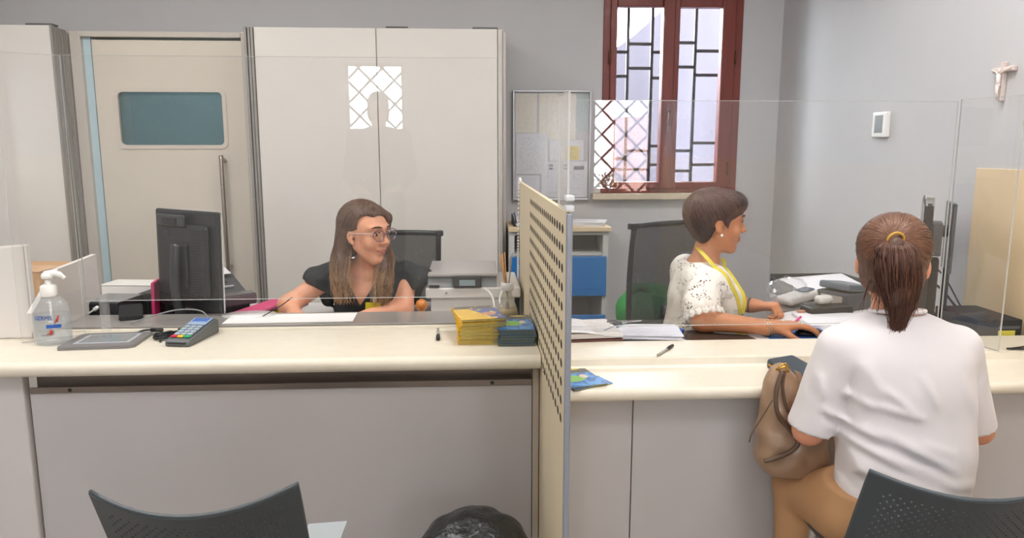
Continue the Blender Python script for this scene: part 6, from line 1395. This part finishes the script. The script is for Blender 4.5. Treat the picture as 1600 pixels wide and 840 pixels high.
# glasses, necklace lanyard and badge
gl = MB(); gl.M = Matrix([list(r) for r in HM])
M_gf = mat('glasses_frame', '8A5E66', .25, coat=.4)
for s_ in (-1, 1): gl.tube([(s_ * .0335 + .0265 * math.cos(a) * (1 + .10 * math.sin(a)), .1055 - .006 * abs(s_ * .0335 + .0245 * math.cos(a)) / .05, .004 + .0215 * math.sin(a) + .002 * s_ * math.cos(a)) for a in [k * PI / 12 for k in range(24)]], .0016, 6, closed=True)
gl.tube([(-.010, .105, .009), (0, .1085, .012), (.010, .105, .009)], .0017, 6)
g_ = gl.build('glasses', M_gf, w2, world=True)
b = MB(); b.M = Matrix([list(r) for r in HM]); 
for s_ in (-1, 1): b.tube([(s_ * .057, .0985, .012), (s_ * .072, .050, .011), (s_ * .079, .002, .008), (s_ * .078, -.015, -.004)], .0014, 6)
b.build('glasses_temple', mat('temple_pale', 'C9BFC4', .3), w2, world=True)
b = MB(); b.M = Matrix([list(r) for r in HM])
for s_ in (-1, 1): b.lathe([(0, 0), (.0235, 0), (.0235, .0008), (0, .0008)], c=(s_ * .0335, .1045, .004), M=rotm(PI / 2, 0, 0), n=24, sy=.8)
b.build('lens', glass('lens'), w2, world=True)
b = MB(); b.box((-.385, 2.93, .835), (.008, .004, .05), bev=.001); b.box((-.385, 2.927, .805), (.014, .006, .02), bev=.002); b.build('badge_clip', M_wht, w2, world=True)
b = MB(); b.box((-.392, 2.925, .775), (.062, .004, .040), rot=rotm(0, .05, 0), bev=.002); b.build('badge', mat('badge_yellow', 'C9C22C', .4), w2, world=True)
t = thing('marker', 'bright pink marker held flat under the hand of the woman in the black top', 'marker', (-.655, 2.845, .7205), -.2)
b = MB(); b.cyl((-.04, 0, .008), (.035, 0, .008), .0078, n=12); b.build('barrel', mat('hot_pink', 'E03A8A', .4), t); MB().cyl((.035, 0, .008), (.06, 0, .008), .006, n=12).build('cap', mat('deep_pink', 'B02A6A', .4), t)
# ------------------------------------------------------------------ person standing behind the camera side, mirrored in the clear screen
pv = thing('person', 'standing person in dark clothes on the customer side, seen mirrored in the left clear screen', 'person', (-.72, -.95, 0), 0)
S = SDF((-1.10, -1.25, 0), (-.34, -.55, 1.76), .013, fine=[(2, 1.45, 1.76, .007)])
HM = fr((-.72, -.93, 1.60), (.1, 1, 0)); head(S, HM); S.cone((-.72, -.96, 1.40), (-.72, -.94, 1.53), .06, .055, k=.04)
S.loft([(.85, -.72, -.96, .17, .12), (1.0, -.72, -.96, .16, .11), (1.2, -.72, -.96, .18, .12), (1.35, -.72, -.96, .20, .11), (1.42, -.72, -.96, .17, .08), (1.45, -.72, -.96, .08, .06)])
for s_ in (-1, 1):
    S.chain([(-.72 + s_ * .19, -.96, 1.38), (-.72 + s_ * .24, -.93, 1.08), (-.72 + s_ * .16, -.75, .98)], [.055, .043, .03], k=.04)
    hand(S, fr((-.72 + s_ * .15, -.74, .98), (-s_ * .6, .8, 0)), -s_, [.4, .4, .45, .5]); S.chain([(-.72 + s_ * .09, -.96, .86), (-.72 + s_ * .10, -.94, .48), (-.72 + s_ * .10, -.97, .09)], [.09, .065, .045], k=.04)
S.mesh('body', skin('skin_fair', 'DDA284'), pv); face_parts(HM, pv)
S = SDF((-1.10, -1.25, .75), (-.34, -.55, 1.50), .013)
S.loft([(.82, -.72, -.96, .19, .14), (1.0, -.72, -.96, .18, .13), (1.2, -.72, -.96, .20, .14), (1.35, -.72, -.96, .215, .125), (1.42, -.72, -.96, .18, .09), (1.455, -.72, -.96, .085, .07)])
for s_ in (-1, 1): S.chain([(-.72 + s_ * .19, -.96, 1.375), (-.72 + s_ * .24, -.93, 1.08), (-.72 + s_ * .175, -.78, .99)], [.068, .056, .042], k=.04)
S.mesh('jacket', mat('dark_jacket', '2A2D34', .8), pv)
S = SDF((-1.0, -1.15, .08), (-.44, -.75, .95), .014); S.loft([(.80, -.72, -.96, .18, .13), (.92, -.72, -.96, .17, .125)])
for s_ in (-1, 1): S.chain([(-.72 + s_ * .09, -.96, .85), (-.72 + s_ * .10, -.94, .48), (-.72 + s_ * .10, -.97, .12)], [.105, .08, .065], k=.03)
S.mesh('trousers', mat('dark_trousers', '2C3038', .8), pv)
S = SDF((-.90, -1.12, 1.45), (-.54, -.75, 1.76), .007); T = lambda *p: TP(HM, p); S.ell(T(0, -.02, .04), (.084, .103, .090), HM[:3, :3]); S.ell(T(0, -.05, -.04), (.088, .06, .10), HM[:3, :3], k=.03); S.ell(T(0, .11, -.034), (.10, .08, .09), HM[:3, :3], k=.01, op='sub'); S.mesh('hair', hairmat('hair_dark', '3A2624'), pv)
for s_ in (-1, 1):
    MB().bb(-.72 + s_ * .10 - .045, -.72 + s_ * .10 + .045, -1.03, -.79, 0, .085, bev=.025).build('shoe', M_blk, pv, world=True)
